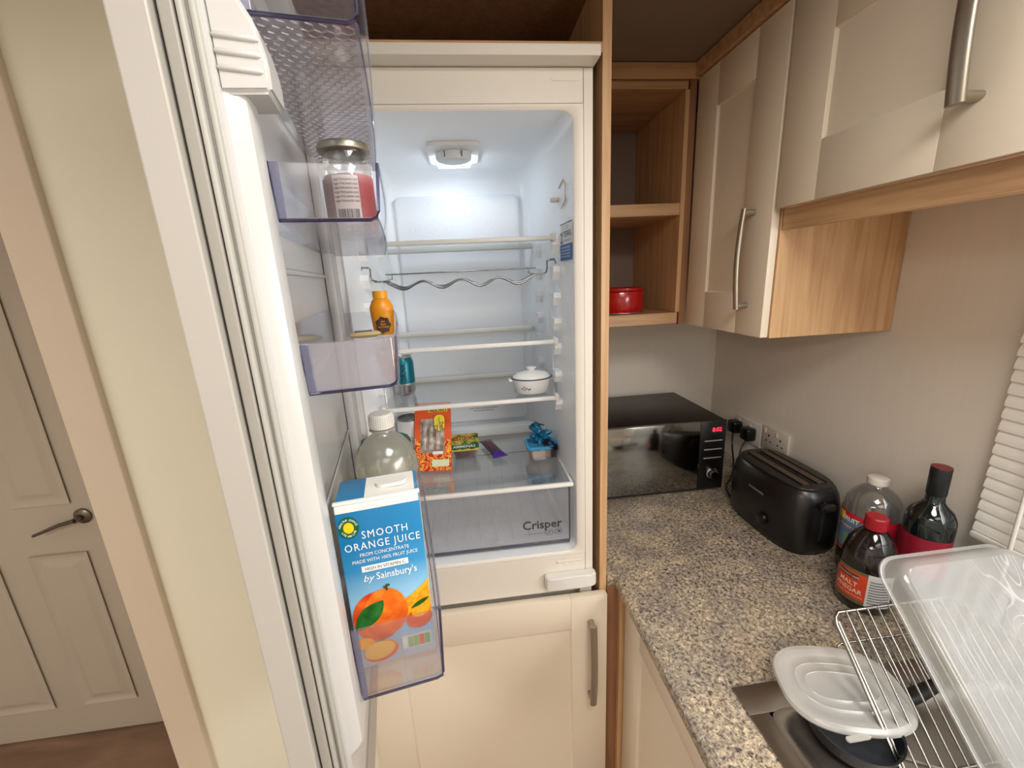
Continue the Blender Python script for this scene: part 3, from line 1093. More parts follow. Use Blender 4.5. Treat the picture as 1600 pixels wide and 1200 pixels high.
# mustard squeeze bottle
mx_, my_, _ = D(.085, .1165, 0)
mz = 1.5590
mus = thing('mustard_bottle', 'yellow squeeze bottle with dark round logo in middle door bin', 'bottle', (mx_, my_, mz))
M_yel = mat('mustard_yellow', (232, 150, 8), .35)
obj('body', G().lathe(mx_, my_, [(.0155, mz), (.0175, mz + .003), (.0195, mz + .030), (.0205, mz + .045), (.0200, mz + .050), (.0155, mz + .060), (.0125, mz + .0635)], 32, sy=.75, rot=math.atan2(NY, NX)), M_yel, mus, 50)
obj('cap', G().lathe(mx_, my_, [(.0125, mz + .064), (.0128, mz + .074), (.0122, mz + .077), (0, mz + .0772)], 24, sy=.85, rot=math.atan2(NY, NX)), mat('cap_yellow', (240, 160, 14), .35), mus, 40)


def musmap(u, v):
    t = u / .0185
    r = .0200 + .0016 * min(1, max(0, (v - mz) / .045))
    x, y = math.sin(t) * r, -math.cos(t) * r * .76
    rot = math.atan2(NY, NX)
    return (mx_ + x * math.cos(rot) - y * math.sin(rot), my_ + x * math.sin(rot) + y * math.cos(rot), v)


pts = []
for k in range(28):
    a = 2 * PI * k / 28
    rr = .0118 * (1 + .10 * math.cos(7 * a))
    pts.append((.000 + rr * math.cos(a), mz + .018 + rr * 1.2 * math.sin(a)))
obj('logo', poly(musmap, pts), mat('logo_dark', (66, 40, 36), .5), mus)
mm2 = lambda u, v: tuple(Vector(musmap(u, v)) + Vector((UX, UY, 0)) * .0006)
g = G()
for k in range(3):
    text(('EST', 'MILD', 'MUSTARD')[k], mm2, None, None, .0048, 0, mz + .0225 - k * .0048, sx=.8, bold=.01, g=g)
obj('lettering', g, M_yel, mus)

# snack packet lying on the bin floor
px_, py_, _ = D(.085, .0785, 0)
g = G()
n = 12
top, bot = [], []
for i in range(n + 1):
    t = i / n
    w = .0085 if 0 < i < n else .007
    h = .0066 * math.sin(PI * t) ** .35 if 0 < i < n else .0004
    s = .060 + .052 * t
    for k in range(8):
        a = 2 * PI * k / 8
        top.append((.128 + w * 1.7 * math.cos(a), s, 1.5662 + h * math.sin(a)))
rings_ = [top[i * 8:(i + 1) * 8] for i in range(n + 1)]
pk = single('snack_packet', G().rings(rings_), mat('packet_cream', (226, 206, 150), .4), 'small cream snack packet lying beside the yellow squeeze bottle', 'packet', smooth=60, xf=D)
g = patch(lambda u, v: D(.128 + v, u, 1.5730 - 22 * v * v), .070, .098, -.008, .008, 6, 2)
obj('print_band', g, mat('packet_purple', (60, 36, 84), .4), pk)

# squash bottle (frosty, white cap)
bx, by, _ = D(.262, .101, 0)
bz = 1.2180
sq = thing('squash_bottle', 'misted clear drink bottle with white screw cap behind the juice carton', 'bottle', (bx, by, bz))
M_mist = clear('misted_plastic', (.93, .93, .90), .05, haze=.30, hazecol=(.84, .83, .76), rough=.15)
prof = [(.030, bz), (.040, bz + .004), (.044, bz + .03), (.044, bz + .07), (.037, bz + .105), (.0365, bz + .118), (.041, bz + .137), (.0455, bz + .157), (.0445, bz + .174), (.038, bz + .193), (.027, bz + .207), (.019, bz + .213), (.0150, bz + .216), (.0145, bz + .2225)]
obj('body', G().lathe(bx, by, prof, 40), M_mist, sq, 60)
obj('squash', G().lathe(bx, by, [(r * .95, z) for r, z in prof[1:8]] + [(0, prof[7][1])], 36), clear('squash_liquid', (.92, .90, .80), .03, haze=.42, hazecol=(.80, .76, .60)), sq, 60)
obj('neck_ring', G().lathe(bx, by, [(.015, bz + .2215), (.0185, bz + .2220), (.0185, bz + .2240), (.015, bz + .2245)], 30), mat('ring_grey', (150, 150, 145), .4), sq, 40)
cap = G().lathe(bx, by, [(.0178, bz + .2255), (.0180, bz + .228), (.0170, bz + .2445), (.0150, bz + .2465), (0, bz + .2468)], 40)
co = obj('cap', cap, mat('cap_white', (214, 210, 202), .4), sq, 40)
g = G()
for k in range(36):
    a = 2 * PI * k / 36
    g.tube([(bx + .0181 * math.cos(a), by + .0181 * math.sin(a), bz + .229), (bx + .0174 * math.cos(a), by + .0174 * math.sin(a), bz + .2435)], .0004, 4)
obj('cap_ridge', g, mat('cap_white', (214, 210, 202), .4), co)

# jar with green lid behind
kx, ky, _ = D(.118, .093, 0)
kz = 1.2180
kj = thing('sauce_jar', 'cream jar with dark green lid standing behind the misted bottle', 'jar', (kx, ky, kz))
obj('body', G().lathe(kx, ky, [(.040, kz), (.046, kz + .005), (.048, kz + .06), (.046, kz + .10), (.040, kz + .122)], 36), mat('mayo_cream', (226, 216, 176), .35), kj, 50)
obj('lid', G().lathe(kx, ky, [(.0475, kz + .123), (.048, kz + .146), (.045, kz + .150), (0, kz + .151)], 36), mat('lid_green', (14, 74, 44), .35), kj, 40)

# juice carton
CL0, CL1, CS0, CS1, CZ0, CZ1 = .388, .452, .0535, .1405, 1.2180, 1.4250
jc = thing('juice_carton', 'blue carton of smooth orange juice standing in the bottom door bin', 'carton', D((CL0 + CL1) / 2, (CS0 + CS1) / 2, CZ0))
M_blue = bpy.data.materials.new('carton_blue')
M_blue.use_nodes = True
nt = M_blue.node_tree
b_ = nt.nodes['Principled BSDF']
b_.inputs['Roughness'].default_value = .32
tc = nt.nodes.new('ShaderNodeTexCoord')
sp = nt.nodes.new('ShaderNodeSeparateXYZ')
rp = nt.nodes.new('ShaderNodeValToRGB')
nt.links.new(tc.outputs['Object'], sp.inputs[0])
mrn = nt.nodes.new('ShaderNodeMapRange')
mrn.inputs['From Min'].default_value = 0.0
mrn.inputs['From Max'].default_value = CZ1 - CZ0
nt.links.new(sp.outputs['Z'], mrn.inputs['Value'])
nt.links.new(mrn.outputs[0], rp.inputs[0])
cr = rp.color_ramp
cr.elements[0].position = 0.0
cr.elements[0].color = lin((206, 216, 226)) + (1,)
cr.elements[1].position = 1.0
cr.elements[1].color = lin((28, 118, 170)) + (1,)
for p, c in ((.18, (150, 196, 226)), (.42, (150, 198, 226)), (.62, (52, 138, 188)), (.8, (24, 118, 170))):
    e = cr.elements.new(p)
    e.color = lin(c) + (1,)
nt.links.new(rp.outputs[0], b_.inputs['Base Color'])
cb = G().box(CL0, CL1, CS0, CS1, CZ0, CZ1, .0018)
obj('body', cb, M_blue, jc, 40, xf=D)
# white top seam and folded fin
obj('top_seam', G().box(CL1 - .0085, CL1 - .0035, CS0 - .001, CS1 + .001, CZ1 - .0005, CZ1 + .0032, .001), M_paper, jc, 40, xf=D)
obj('front_fold', G().box(CL1 - .003, CL1 + .0006, CS0 + .001, CS1 - .001, CZ1 - .0070, CZ1 + .0006, .0005), M_paper, jc, xf=D)
obj('top_label', G().box(CL0 + .004, CL1 - .010, CS0 + .030, CS1 - .004, CZ1 + .0001, CZ1 + .0008), M_paper, jc, xf=D)
obj('pull_tab', G().prism(rrect(.050, .083, -.0085, .0085, .008, 5), lambda u, v, d: (CL1 - .034 + v + .06 * (u - .066), CS0 + u - .008, CZ1 + d + .05 * max(0, u - .055)), .001, .005), M_white, jc, 40, xf=D)
obj('side_print', G().box(CL0 + .006, CL1 - .006, CS1 + .0001, CS1 + .0006, CZ0 + .01, CZ1 - .012), mat('carton_side', (226, 216, 190), .4), jc, xf=D)


def cf(off):
    # carton front: u from left edge, v down from the top edge
    return lambda u, v: D(CL1 + .0004 + off, CS0 + u, CZ1 - v)


W = CS1 - CS0
f1, f2, f3, f4 = cf(.0002), cf(.0005), cf(.0008), cf(.0011)
flip = lambda f: (lambda u, v: f(u, -v))
obj('emblem', ell(f1, .0122, .0245, .0104, .0128), mat('green_ink', (16, 92, 58), .4), jc)
obj('emblem', ell(f2, .0122, .0245, .0052, .0064), mat('yellow_ink', (236, 204, 20), .4), jc)
g = G()
for ang, s_ in ((1, 'HEALTHY CHOICE'), (-1, 'LIFE AND LIVE')):
    for i, ch in enumerate(s_):
        if ch == ' ':
            continue
        a = ang * (PI / 2) + (-1 if ang > 0 else 1) * (i - (len(s_) - 1) / 2) * .19 * (1 if ang > 0 else 1)
        text(ch, flip(f3), None, None, .0032, .0122 + .0078 * math.cos(a), -.0245 + .0095 * math.sin(a) - .001, bold=.01, g=g, rot=a - PI / 2 if ang > 0 else a + PI / 2)
text('SMOOTH', flip(f1), None, None, .0128, .0475, -.0400, sx=.80, sp=1.2, bold=0.0, g=g)
text('ORANGE JUICE', flip(f1), None, None, .0128, .0440, -.0530, sx=.80, sp=1.16, bold=0.0, g=g)
text('FROM CONCENTRATE', flip(f1), None, None, .0060, .0445, -.0615, sx=.84, g=g)
text('MADE WITH 100% FRUIT JUICE', flip(f1), None, None, .0060, .0445, -.0690, sx=.84, g=g)
text('by', flip(f1), None, None, .0115, .0235, -.0930, shear=.3, g=g)
text("Sainsbury's", flip(f1), None, None, .0125, .0540, -.0930, sx=.80, bold=.006, g=g)
obj('lettering', g, M_print_white, jc)
obj('banner', patch(f1, .0185, .0675, .0735, .0810), M_paper, jc)
text('HIGH IN VITAMIN C', flip(f2), mat('ink_blue2', (70, 110, 150), .5), jc, .0056, .043, -.0792, sx=.85)


def fruit_mat(name, c1, c2, c3, sc=60):
    m = bpy.data.materials.new(name)
    m.use_nodes = True
    nt = m.node_tree
    b = nt.nodes['Principled BSDF']
    b.inputs['Roughness'].default_value = .4
    tc = nt.nodes.new('ShaderNodeTexCoord')
    n = nt.nodes.new('ShaderNodeTexNoise')
    n.inputs['Scale'].default_value = sc
    n.inputs['Detail'].default_value = 2
    nt.links.new(tc.outputs['Object'], n.inputs['Vector'])
    r = nt.nodes.new('ShaderNodeValToRGB')
    r.color_ramp.elements[0].position = .35
    r.color_ramp.elements[0].color = lin(c1) + (1,)
    r.color_ramp.elements[1].position = .65
    r.color_ramp.elements[1].color = lin(c3) + (1,)
    e = r.color_ramp.elements.new(.5)
    e.color = lin(c2) + (1,)
    nt.links.new(n.outputs[0], r.inputs[0])
    nt.links.new(r.outputs[0], b.inputs['Base Color'])
    return m


M_or = fruit_mat('orange_print', (226, 92, 20), (240, 112, 24), (246, 140, 40))
M_or_dk = fruit_mat('orange_print_deep', (198, 60, 20), (220, 80, 20), (236, 104, 26))
M_seg = fruit_mat('segment_print', (250, 168, 20), (252, 184, 40), (250, 150, 20), 120)
pr = obj('fruit_picture', ell(f1, .028, .141, .027, .033), M_or_dk, jc)
obj('fruit_print', ell(f2, .0375, .137, .0235, .031), M_or, pr)
seg = [(.060, .126), (.068, .121), (.080, .112), (.0865, .105), (.0865, .150), (.078, .158), (.064, .160), (.058, .148)]
obj('segment_print', poly(f1, [(u, v) for u, v in seg]), M_seg, jc)
obj('segment_print', ell(f2, .072, .156, .015, .013, rot=-.3), M_or_dk, jc)
obj('segment_print', ell(f3, .075, .145, .0115, .0085, rot=-.4), M_seg, jc)
obj('segment_print', ell(f2, .010, .173, .011, .008, rot=.3) , M_seg, jc)
obj('segment_print', ell(f2, .026, .188, .019, .0135, rot=-.15), M_or, jc)
obj('segment_print', ell(f3, .0245, .186, .0170, .0115, rot=-.15), mat('slice_pale', (244, 190, 90), .4), jc)
leaf = []
for k in range(25):
    t = k / 24 * 2 - 1 if k <= 12 else 0
for k in range(13):
    t = k / 12
    leaf.append((t, .24 * math.sin(PI * t) ** .8))
for k in range(11, 0, -1):
    t = k / 12
    leaf.append((t, -.24 * math.sin(PI * t) ** .8))
a_ = -.78
L_ = .046
M_leaf = fruit_mat('leaf_print', (16, 84, 26), (24, 104, 34), (40, 122, 44), 90)
obj('leaf_print', poly(f3, [(.003 + L_ * (u * math.cos(a_) - v * math.sin(a_)), .153 + L_ * (u * math.sin(a_) + v * math.cos(a_))) for u, v in leaf]), M_leaf, jc)
obj('leaf_print', poly(f4, [(.0640 + .024 * (u * math.cos(-.45) - .35 * v * math.sin(-.45)), .140 + .024 * (u * math.sin(-.45) + .5 * v * math.cos(-.45))) for u, v in leaf]), M_leaf, jc)
obj('stalk_print', poly(f3, [(.037, .1025), (.0395, .1035), (.041, .101), (.0445, .1015), (.045, .1035), (.042, .1042), (.042, .109), (.040, .109), (.0395, .107)]), mat('stalk', (58, 66, 30), .5), jc)
tl = obj('nutrition_panel', patch(f1, .0490, .083, .176, .196), mat('panel_pale', (206, 214, 214), .5), jc)
for i, c in enumerate(((226, 228, 222), (150, 190, 120), (150, 190, 120), (226, 110, 90), (120, 180, 110))):
    obj('nutrition_cell', patch(f2, .0500 + i * .0064, .0556 + i * .0064, .179, .193), mat('cell_%d' % i, c, .5), tl)

# ================================================================== THINGS ON THE FRIDGE SHELVES
# slim teal can
tx, ty, tz = -.486, .245, 1.3543
can = thing('drink_can', 'teal and silver slim drinks can on the middle glass shelf', 'can', (tx, ty, tz))
M_alu = mat('aluminium', (190, 190, 190), .28, metal=.9)
obj('base', G().lathe(tx, ty, [(.020, tz), (.024, tz + .004), (.0285, tz + .012), (.0285, tz + .034)], 36), M_alu, can, 50)
obj('printed_wall', G().lathe(tx, ty, [(.0286, tz + .034), (.0286, tz + .090), (.0235, tz + .102)], 36), mat('teal_foil', (8, 112, 128), .3, metal=.4), can, 50)
obj('top', G().lathe(tx, ty, [(.0235, tz + .102), (.0245, tz + .104), (.0245, tz + .106), (.0225, tz + .106), (.022, tz + .103), (0, tz + .103)], 36), M_alu, can, 50)
ca = math.atan2(CAM.y - ty, CAM.x - tx)
cmn = cylmap(tx, ty, .0290, ca)
g = G()
text('DRINK', cmn, None, None, .020, .006, tz + .064, sx=.8, bold=.03, g=g, rot=PI / 2)
g2 = G()
text('SODA', cmn, None, None, .017, -.012, tz + .040, sx=.8, bold=.02, g=g2, rot=PI / 2)
for p_ in (g, g2):
    pass
obj('lettering', g, mat('can_navy', (10, 40, 60), .4), can)
g = G()
xx = -.002
while xx < .016:
    w_ = random.choice((.0006, .001, .0014))
    g.add(patch(cmn, xx, xx + w_, tz + .010, tz + .031).v, [(0, 1, 3, 2)])
    xx += w_ + random.choice((.0006, .0009))
for k in range(6):
    text('ingredients water', cmn, None, None, .0036, -.010, tz + .029 - k * .004, sx=.8, g=g)
obj('barcode', g, M_print_dark, can)

# white can at the left of the bottom shelf
wx, wy, wz = -.486, .240, 1.1623
wc = thing('white_can', 'white printed can on the bottom shelf, left of the chicken pack', 'can', (wx, wy, wz))
obj('body', G().lathe(wx, wy, [(.026, wz), (.032, wz + .008), (.032, wz + .112), (.029, wz + .122)], 36), mat('can_white', (206, 208, 206), .3), wc, 50)
obj('rim', G().lathe(wx, wy, [(.029, wz + .122), (.030, wz + .124), (.030, wz + .128), (.0275, wz + .128), (.027, wz + .124), (0, wz + .124)], 36), mat('rim_dark', (120, 122, 120), .3, metal=.6), wc, 50)
wa = math.atan2(CAM.y - wy, CAM.x - wx)
cmw = cylmap(wx, wy, .0325, wa)
obj('green_band', patch(cmw, -.05, .05, wz + .010, wz + .045, 20, 1), mat('band_green', (14, 60, 36), .4), wc, 60)
g = G()
text('lager beer', cmw, None, None, .010, -.006, wz + .070, bold=.01, g=g, rot=PI / 2)
text('4.0% vol', cmw, None, None, .006, .006, wz + .070, bold=.01, g=g, rot=PI / 2)
obj('lettering', g, M_print_dark, wc)

# chicken pack leaning back
P0 = Vector((-.472, .152, 1.1632))
ax = Vector((.094, -.008, 0)).normalized()
up = Vector((.0, .50, 1.0)).normalized()
up = (up - ax * up.dot(ax)).normalized()
nn = up.cross(ax).normalized()
if nn.y > 0:
    nn = -nn
PW, PH = .098, .185


def pf(off):
    return lambda u, v: tuple(P0 + ax * u + up * v + nn * off)


ck = thing('chicken_pack', 'orange and yellow sliced chicken pack standing upside down under the shelf', 'packet', tuple(P0 + ax * PW / 2))
t = G().box(0, PW, 0, PH, -.012, 0, .002)
M_swirl = bpy.data.materials.new('swirl_print')
M_swirl.use_nodes = True
nt = M_swirl.node_tree
b_ = nt.nodes['Principled BSDF']
b_.inputs['Roughness'].default_value = .35
tcn = nt.nodes.new('ShaderNodeTexCoord')
wv = nt.nodes.new('ShaderNodeTexWave')
wv.inputs['Scale'].default_value = 18
wv.inputs['Distortion'].default_value = 9
wv.inputs['Detail'].default_value = 1
wv.inputs['Detail Scale'].default_value = 3
nt.links.new(tcn.outputs['Object'], wv.inputs['Vector'])
rp = nt.nodes.new('ShaderNodeValToRGB')
rp.color_ramp.interpolation = 'CONSTANT'
rp.color_ramp.elements[0].color = lin((196, 30, 40)) + (1,)
rp.color_ramp.elements[1].position = .30
rp.color_ramp.elements[1].color = lin((240, 190, 20)) + (1,)
for p, c in ((.5, (226, 110, 20)), (.68, (250, 216, 60)), (.86, (214, 60, 50))):
    e = rp.color_ramp.elements.new(p)
    e.color = lin(c) + (1,)
nt.links.new(wv.outputs['Color'], rp.inputs[0])
nt.links.new(rp.outputs[0], b_.inputs['Base Color'])
obj('card_sleeve', G().add([tuple(P0 + ax * a + up * b + nn * c) for a, b, c in t.v], t.f), mat('pack_orange', (226, 84, 28), .4), ck)
pts = [(0.001, .001), (PW - .001, .001), (PW - .001, .085), (PW * .8, .078), (PW * .55, .070), (PW * .25, .075), (.001, .088)]
obj('swirl_print', poly(pf(.0004), pts), M_swirl, ck)
M_chick = fruit_mat('chicken_slices', (120, 104, 92), (160, 146, 134), (200, 188, 176), 55)
win = obj('window_film', poly(pf(.0009), rrect(.016, PW - .018, .048, PH - .045, .008, 4)), M_chick, ck)
g = G()
for k in range(3):
    u = .026 + k * .018
    pts3 = [pf(.0035)(u + .004 * math.sin(6 * v_), .056 + v_) for v_ in [i * .012 for i in range(7)]]
    g.tube(pts3, .006, 8, flat=(1, .45))
obj('slice', g, M_chick, win, 60)
obj('yellow_plate', poly(pf(.0008), [(.038, PH - .028), (PW - .008, PH - .028), (PW - .008, PH - .006), (.038, PH - .006)]), mat('pack_yellow', (244, 206, 40), .4), ck)
M_inkbr = mat('ink_brown', (70, 34, 20), .5)
upside = lambda f: (lambda u, v: f(PW - u, PH - v))
g = G()
text('CHICKEN', upside(pf(.0013)), None, None, .0125, .034, .0185, sx=.85, bold=.02, g=g)
text('THIGH', upside(pf(.0013)), None, None, .0125, .034, .0085, sx=.85, bold=.02, g=g)
obj('lettering', G().add(g.v, g.f), M_inkbr, ck)
tg = obj('flavour_tag', poly(pf(.006), rrect(PW - .044, PW - .016, PH - .078, PH - .036, .012, 6)), mat('tag_yellow', (246, 224, 60), .4), ck)
g = G()
text('BBQ', pf(.0065), None, None, .012, PW - .020, PH - .066, sx=.9, bold=.02, g=g, rot=PI / 2)
text('1/2', pf(.0065), None, None, .012, PW - .034, PH - .070, sx=.9, bold=.02, g=g, rot=PI / 2)
g.add(patch(pf(.0065), PW - .0305, PW - .0295, PH - .074, PH - .042).v, [(0, 1, 3, 2)])
obj('lettering', g, M_print_dark, tg)
obj('white_tag', poly(pf(.0012), rrect(.048, .076, .044, .052, .003, 3)), M_paper, ck)
obj('white_tag', poly(pf(.0012), rrect(.046, .092, .012, .030, .003, 3)), mat('tag_pale', (214, 220, 180), .5), ck)

# dip pot pack
dx, dy, dz = -.339, .232, 1.1623
dp = thing('dip_pack', 'clear tray of brown dip with green and yellow sleeve, beside chicken pack', 'packet', (dx, dy, dz))
obj('tray', G().rings([[(dx + u, dy + v, dz) for u, v in rrect(-.032, .032, -.020, .030, .008, 4)], [(dx + u, dy + v, dz + .028) for u, v in rrect(-.040, .040, -.027, .040, .010, 4)]], cap1=False), clear('tray_clear', (.92, .92, .92), .06, haze=.08), dp, 50)
obj('dip', G().rings([[(dx + u, dy + v, dz + .003) for u, v in rrect(-.026, .026, -.015, .024, .008, 4)], [(dx + u, dy + v, dz + .024) for u, v in rrect(-.033, .033, -.022, .032, .010, 4)]]), mat('dip_brown', (92, 40, 26), .4), dp, 50)
fdp = lambda o: (lambda u, v: (dx + u, dy - .030 + v * .97, dz + .0275 + v * .24 + o))
obj('sleeve', patch(fdp(0), -.041, .041, 0, .084), fruit_mat('sleeve_print', (24, 88, 34), (190, 180, 60), (210, 200, 110), 45), dp)
obj('sleeve_band', patch(fdp(.0006), -.041, .041, .010, .030), mat('sleeve_green', (20, 92, 50), .4), dp)
obj('sleeve_band', patch(fdp(.0005), -.041, .041, .0, .005), mat('sleeve_yellow', (226, 190, 60), .4), dp)
text('AMMENAS', fdp(.0012), M_print_white, dp, .017, .0, .014, sx=.8, bold=.01)
text('BOX', fdp(.0012), mat('ink_red', (190, 30, 30), .5), dp, .026, -.002, .050, sx=1.1, bold=.02)

# chocolate bar
A = Vector((-.278, .315, 1.1665))
B = Vector((-.240, .185, 1.1665))
dv = (B - A).normalized()
sd = Vector((dv.y, -dv.x, 0)) * -1
rs = []
Lb = (B - A).length
for t, w, h in ((0, 0.0198, .0006), (.06, 0.0191, .0010), (.10, 0.0165, .0060), (.2, 0.0172, .0072), (.5, 0.0172, .0072), (.8, 0.0172, .0072), (.88, 0.0172, .0060), (.93, 0.0211, .0010), (1.0, 0.0218, .0006)):
    c = A + dv * (Lb * t)
    rs.append([tuple(c + sd * (w * math.cos(a)) + Vector((0, 0, h * math.sin(a) + .004))) for a in [2 * PI * k / 12 for k in range(12)]])
cho = single('chocolate_bar', G().rings(rs), mat('wrapper_plum', (62, 36, 50), .3), 'purple wrapped chocolate bar lying on the bottom glass shelf', 'chocolate bar', smooth=60)
rs2 = []
for t, w, h in ((.80, 0.0178, .0078), (.88, 0.0180, .0067), (.93, 0.0216, .0016), (1.003, 0.0223, .0012)):
    c = A + dv * (Lb * t)
    rs2.append([tuple(c + sd * (w * math.cos(a)) + Vector((0, 0, h * math.sin(a) + .004))) for a in [2 * PI * k / 12 for k in range(12)]])
obj('wrapper_end', G().rings(rs2), mat('wrapper_purple', (74, 24, 140), .25), cho, 60)
fch = lambda u, v: tuple(A + dv * u + sd * v * -1 + Vector((0, 0, .0118)))
text('WISPY', fch, mat('ink_rose', (150, 70, 84), .4), cho, .026, .055, -.008, sx=.85, bold=.01)

# tub with blue lid and crumpled wrapper
ux, uy, uz = -.127, .184, 1.1623
tb = thing('food_tub', 'clear tub with pale blue lid on the bottom shelf at right', 'tub', (ux, uy, uz))


def rr3(hw, hd, z, r):
    return [(ux + u, uy + v, z) for u, v in rrect(-hw, hw, -hd, hd, r, 5)]


obj('body', G().rings([rr3(.033, .026, uz, .008), rr3(.039, .032, uz + .032, .010)]), clear('tub_clear', (.92, .92, .92), .06, haze=.08), tb, 50)
obj('contents', G().rings([rr3(.031, .024, uz + .006, .008), rr3(.0365, .0295, uz + .028, .010)]), mat('pate', (214, 170, 140), .5), tb, 50)
obj('side_label', G().box(ux + .022, ux + .037, uy - .0330, uy - .0310, uz + .008, uz + .030), mat('label_plum', (52, 30, 44), .4), tb)
obj('lid', G().rings([rr3(.042, .036, uz + .0325, .011), rr3(.0435, .0375, uz + .036, .012), rr3(.0425, .0365, uz + .041, .011), rr3(.039, .033, uz + .042, .010), rr3(.037, .031, uz + .0395, .010)]), mat('lid_blue', (70, 160, 208), .35), tb, 50)

bm = bmesh.new()
bmesh.ops.create_icosphere(bm, subdivisions=4, radius=1.0)
rnd = random.Random(3)
dirs = [(Vector((rnd.gauss(0, 1), rnd.gauss(0, 1), rnd.gauss(0, 1))).normalized(), rnd.uniform(.5, 1.3)) for _ in range(26)]
for v in bm.verts:
    n0 = v.co.normalized()
    k = 1.0
    for dd, am in dirs:
        q = n0.dot(dd)
        k -= .22 * am * max(0, 1 - abs(q - .55) / .16)
    k = max(.35, k)
    v.co = Vector((n0.x * .039 * k, n0.y * .028 * k, max(-.019, n0.z * .040 * k)))
    v.co.x += -.006 * max(0, v.co.z) / .03
bm.verts.index_update()
g = G().add([(ux - .002 + v.co.x, uy + .004 + v.co.y, uz + .0605 + v.co.z) for v in bm.verts], [[v.index for v in f.verts] for f in bm.faces])
wr = single('crumpled_wrapper', g, fruit_mat('wrapper_blue', (10, 60, 92), (16, 104, 148), (30, 128, 170), 40), 'crumpled blue plastic wrapper resting on the blue tub lid', 'wrapper', smooth=25)
bm.free()
g = G()
for k in range(2):
    rs = []
    for i in range(9):
        t = i / 8
        c = Vector((ux + .004 + .034 * t, uy - .030 + .010 * math.sin(5 * t + k), uz + .046 + .010 * math.sin(4 * t + 2 * k)))
        rs.append([tuple(c + Vector((0, .010 * math.cos(a), .0012 * math.sin(a) + .004 * math.sin(9 * t + a)))) for a in [2 * PI * q / 8 for q in range(8)]])
    g.rings(rs)
obj('torn_flap', g, mat('wrapper_dark', (30, 24, 40), .3), wr, 50)
g = G().tube([(ux - .016, uy, uz + .086), (ux - .022, uy - .004, uz + .096), (ux - .014, uy - .006, uz + .103), (ux - .004, uy - .004, uz + .096), (ux + .010, uy - .002, uz + .092)], [.005, .006, .007, .006, .003], 8, flat=(1, .4))
obj('twisted_end', g, mat('wrapper_teal', (18, 74, 96), .3), wr, 50)

# small white casserole dish
qx, qy, qz = -.149, .168, 1.3543
cs = thing('casserole_dish', 'small white lidded ceramic dish with blue rim on the glass shelf', 'dish', (qx, qy, qz))
M_cer = mat('ceramic', (238, 238, 236), .15)
obj('bowl', G().lathe(qx, qy, [(.036, qz), (.040, qz + .004), (.045, qz + .032), (.048, qz + .040), (.0465, qz + .042), (.043, qz + .038), (.038, qz + .008), (0, qz + .008)], 40, sx=1.1, sy=.86), M_cer, cs, 50)
obj('rim_line', G().lathe(qx, qy, [(.0482, qz + .0395), (.0492, qz + .0410), (.0482, qz + .0425), (.0465, qz + .0425)], 40, sx=1.1, sy=.86), mat('blue_line', (70, 84, 110), .3), cs, 50)
ld = obj('lid', G().lathe(qx, qy, [(.0455, qz + .0420), (.0450, qz + .045), (.034, qz + .054), (.015, qz + .058), (0, qz + .0585)], 40, sx=1.1, sy=.86), M_cer, cs, 60)
obj('knob', G().lathe(qx, qy, [(.007, qz + .057), (.008, qz + .062), (.012, qz + .065), (.012, qz + .068), (0, qz + .070)], 24, sx=1.1, sy=.86), M_cer, ld, 60)
for sg in (-1, 1):
    obj('handle_tab', G().box(qx + sg * .055 - .006, qx + sg * .055 + .004, qy - .014, qy + .014, qz + .034, qz + .040, .003), M_cer, cs, 40)
fq = lambda u, v: (qx - .018 + .0455 * math.sin(u / .046) * 0 + u, qy - .0385 - .0002 * v * 0 + .4 * u * u / .04, qz + v)
g = G()
for (u, v) in ((-.012, .020), (-.007, .024), (-.006, .017), (-.001, .020), (.004, .017), (.008, .018)):
    g.add(ell(fq, u, v, .0022, .0016, 8).v, [tuple(range(8))])
obj('painted_sprig', g, mat('sprig_blue', (60, 70, 90), .4), cs)

# ================================================================== WALL CABINETS AND OPEN SHELVES
YS = .392      # front of the open shelf unit
XD = .390      # front plane of the wall cabinet doors
os_ = thing('open_shelf_unit', 'open oak shelf unit on the back wall holding the red pot', 'shelf unit', (.19, .57, 1.483))
M_unit = wood('oak_unit', (176, 136, 98), (152, 114, 78))
obj('bottom_shelf', G().box(.018, .362, YS, YB - .001, 1.483, 1.518, .001), M_oakh, os_)
obj('middle_shelf', G().box(.018, .3545, YS + .001, YB - .02, 1.808, 1.842, .001), M_oakh, os_)
obj('top_rail', G().box(.018, .362, YS, YB - .001, 2.140, 2.161, .001), M_oakh, os_)
obj('side_panel', G().box(.3550, .368, YS, YB - .001, 1.5185, 2.1395, .001), M_oak, os_)
obj('side_panel', G().box(.003, .0175, YS, YB - .001, 1.483, 2.161, .001), M_oak, os_)
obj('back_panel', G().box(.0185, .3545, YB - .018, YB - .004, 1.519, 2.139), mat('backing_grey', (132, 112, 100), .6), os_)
obj('corner_filler', G().box(.3685, XD - .001, YS + .002, YS + .018, 1.478, 2.163, .0008), M_oakdk, os_)

# cornice along both runs
g = G().box(.002, XD + .005, YS - .006, YS + .02, 2.1635, 2.203, .002)
g.box(XD - .012, XD + .016, -1.6, YS - .0065, 2.1665, 2.203, .002)
struct('trim_2', g, M_oakh)

# tall wall cabinet (door facing the fridge side)
wcab = thing('wall_cabinet', 'longer cream-door wall cabinet with oak side beside the open shelves', 'cabinet', (.56, .2, 1.48))
g = G().box(XD + .021, XW - .001, .0400, .056, 1.478, 2.165, .0008)
obj('side_panel', g, M_oak, wcab)
obj('carcass', G().box(XD + .021, XW - .001, .0565, .388, 1.480, 2.165), M_oak, wcab)
dd = shaker('cabinet_door', wcab, .044, .388, 1.480, 2.164, f_side(XD), .098, .102, m=mat('cream_edge2', (232, 220, 200), .42))
bow_handle(dd, f_side(XD), .105, 1.545, 1.780, w=.014, out=.030)

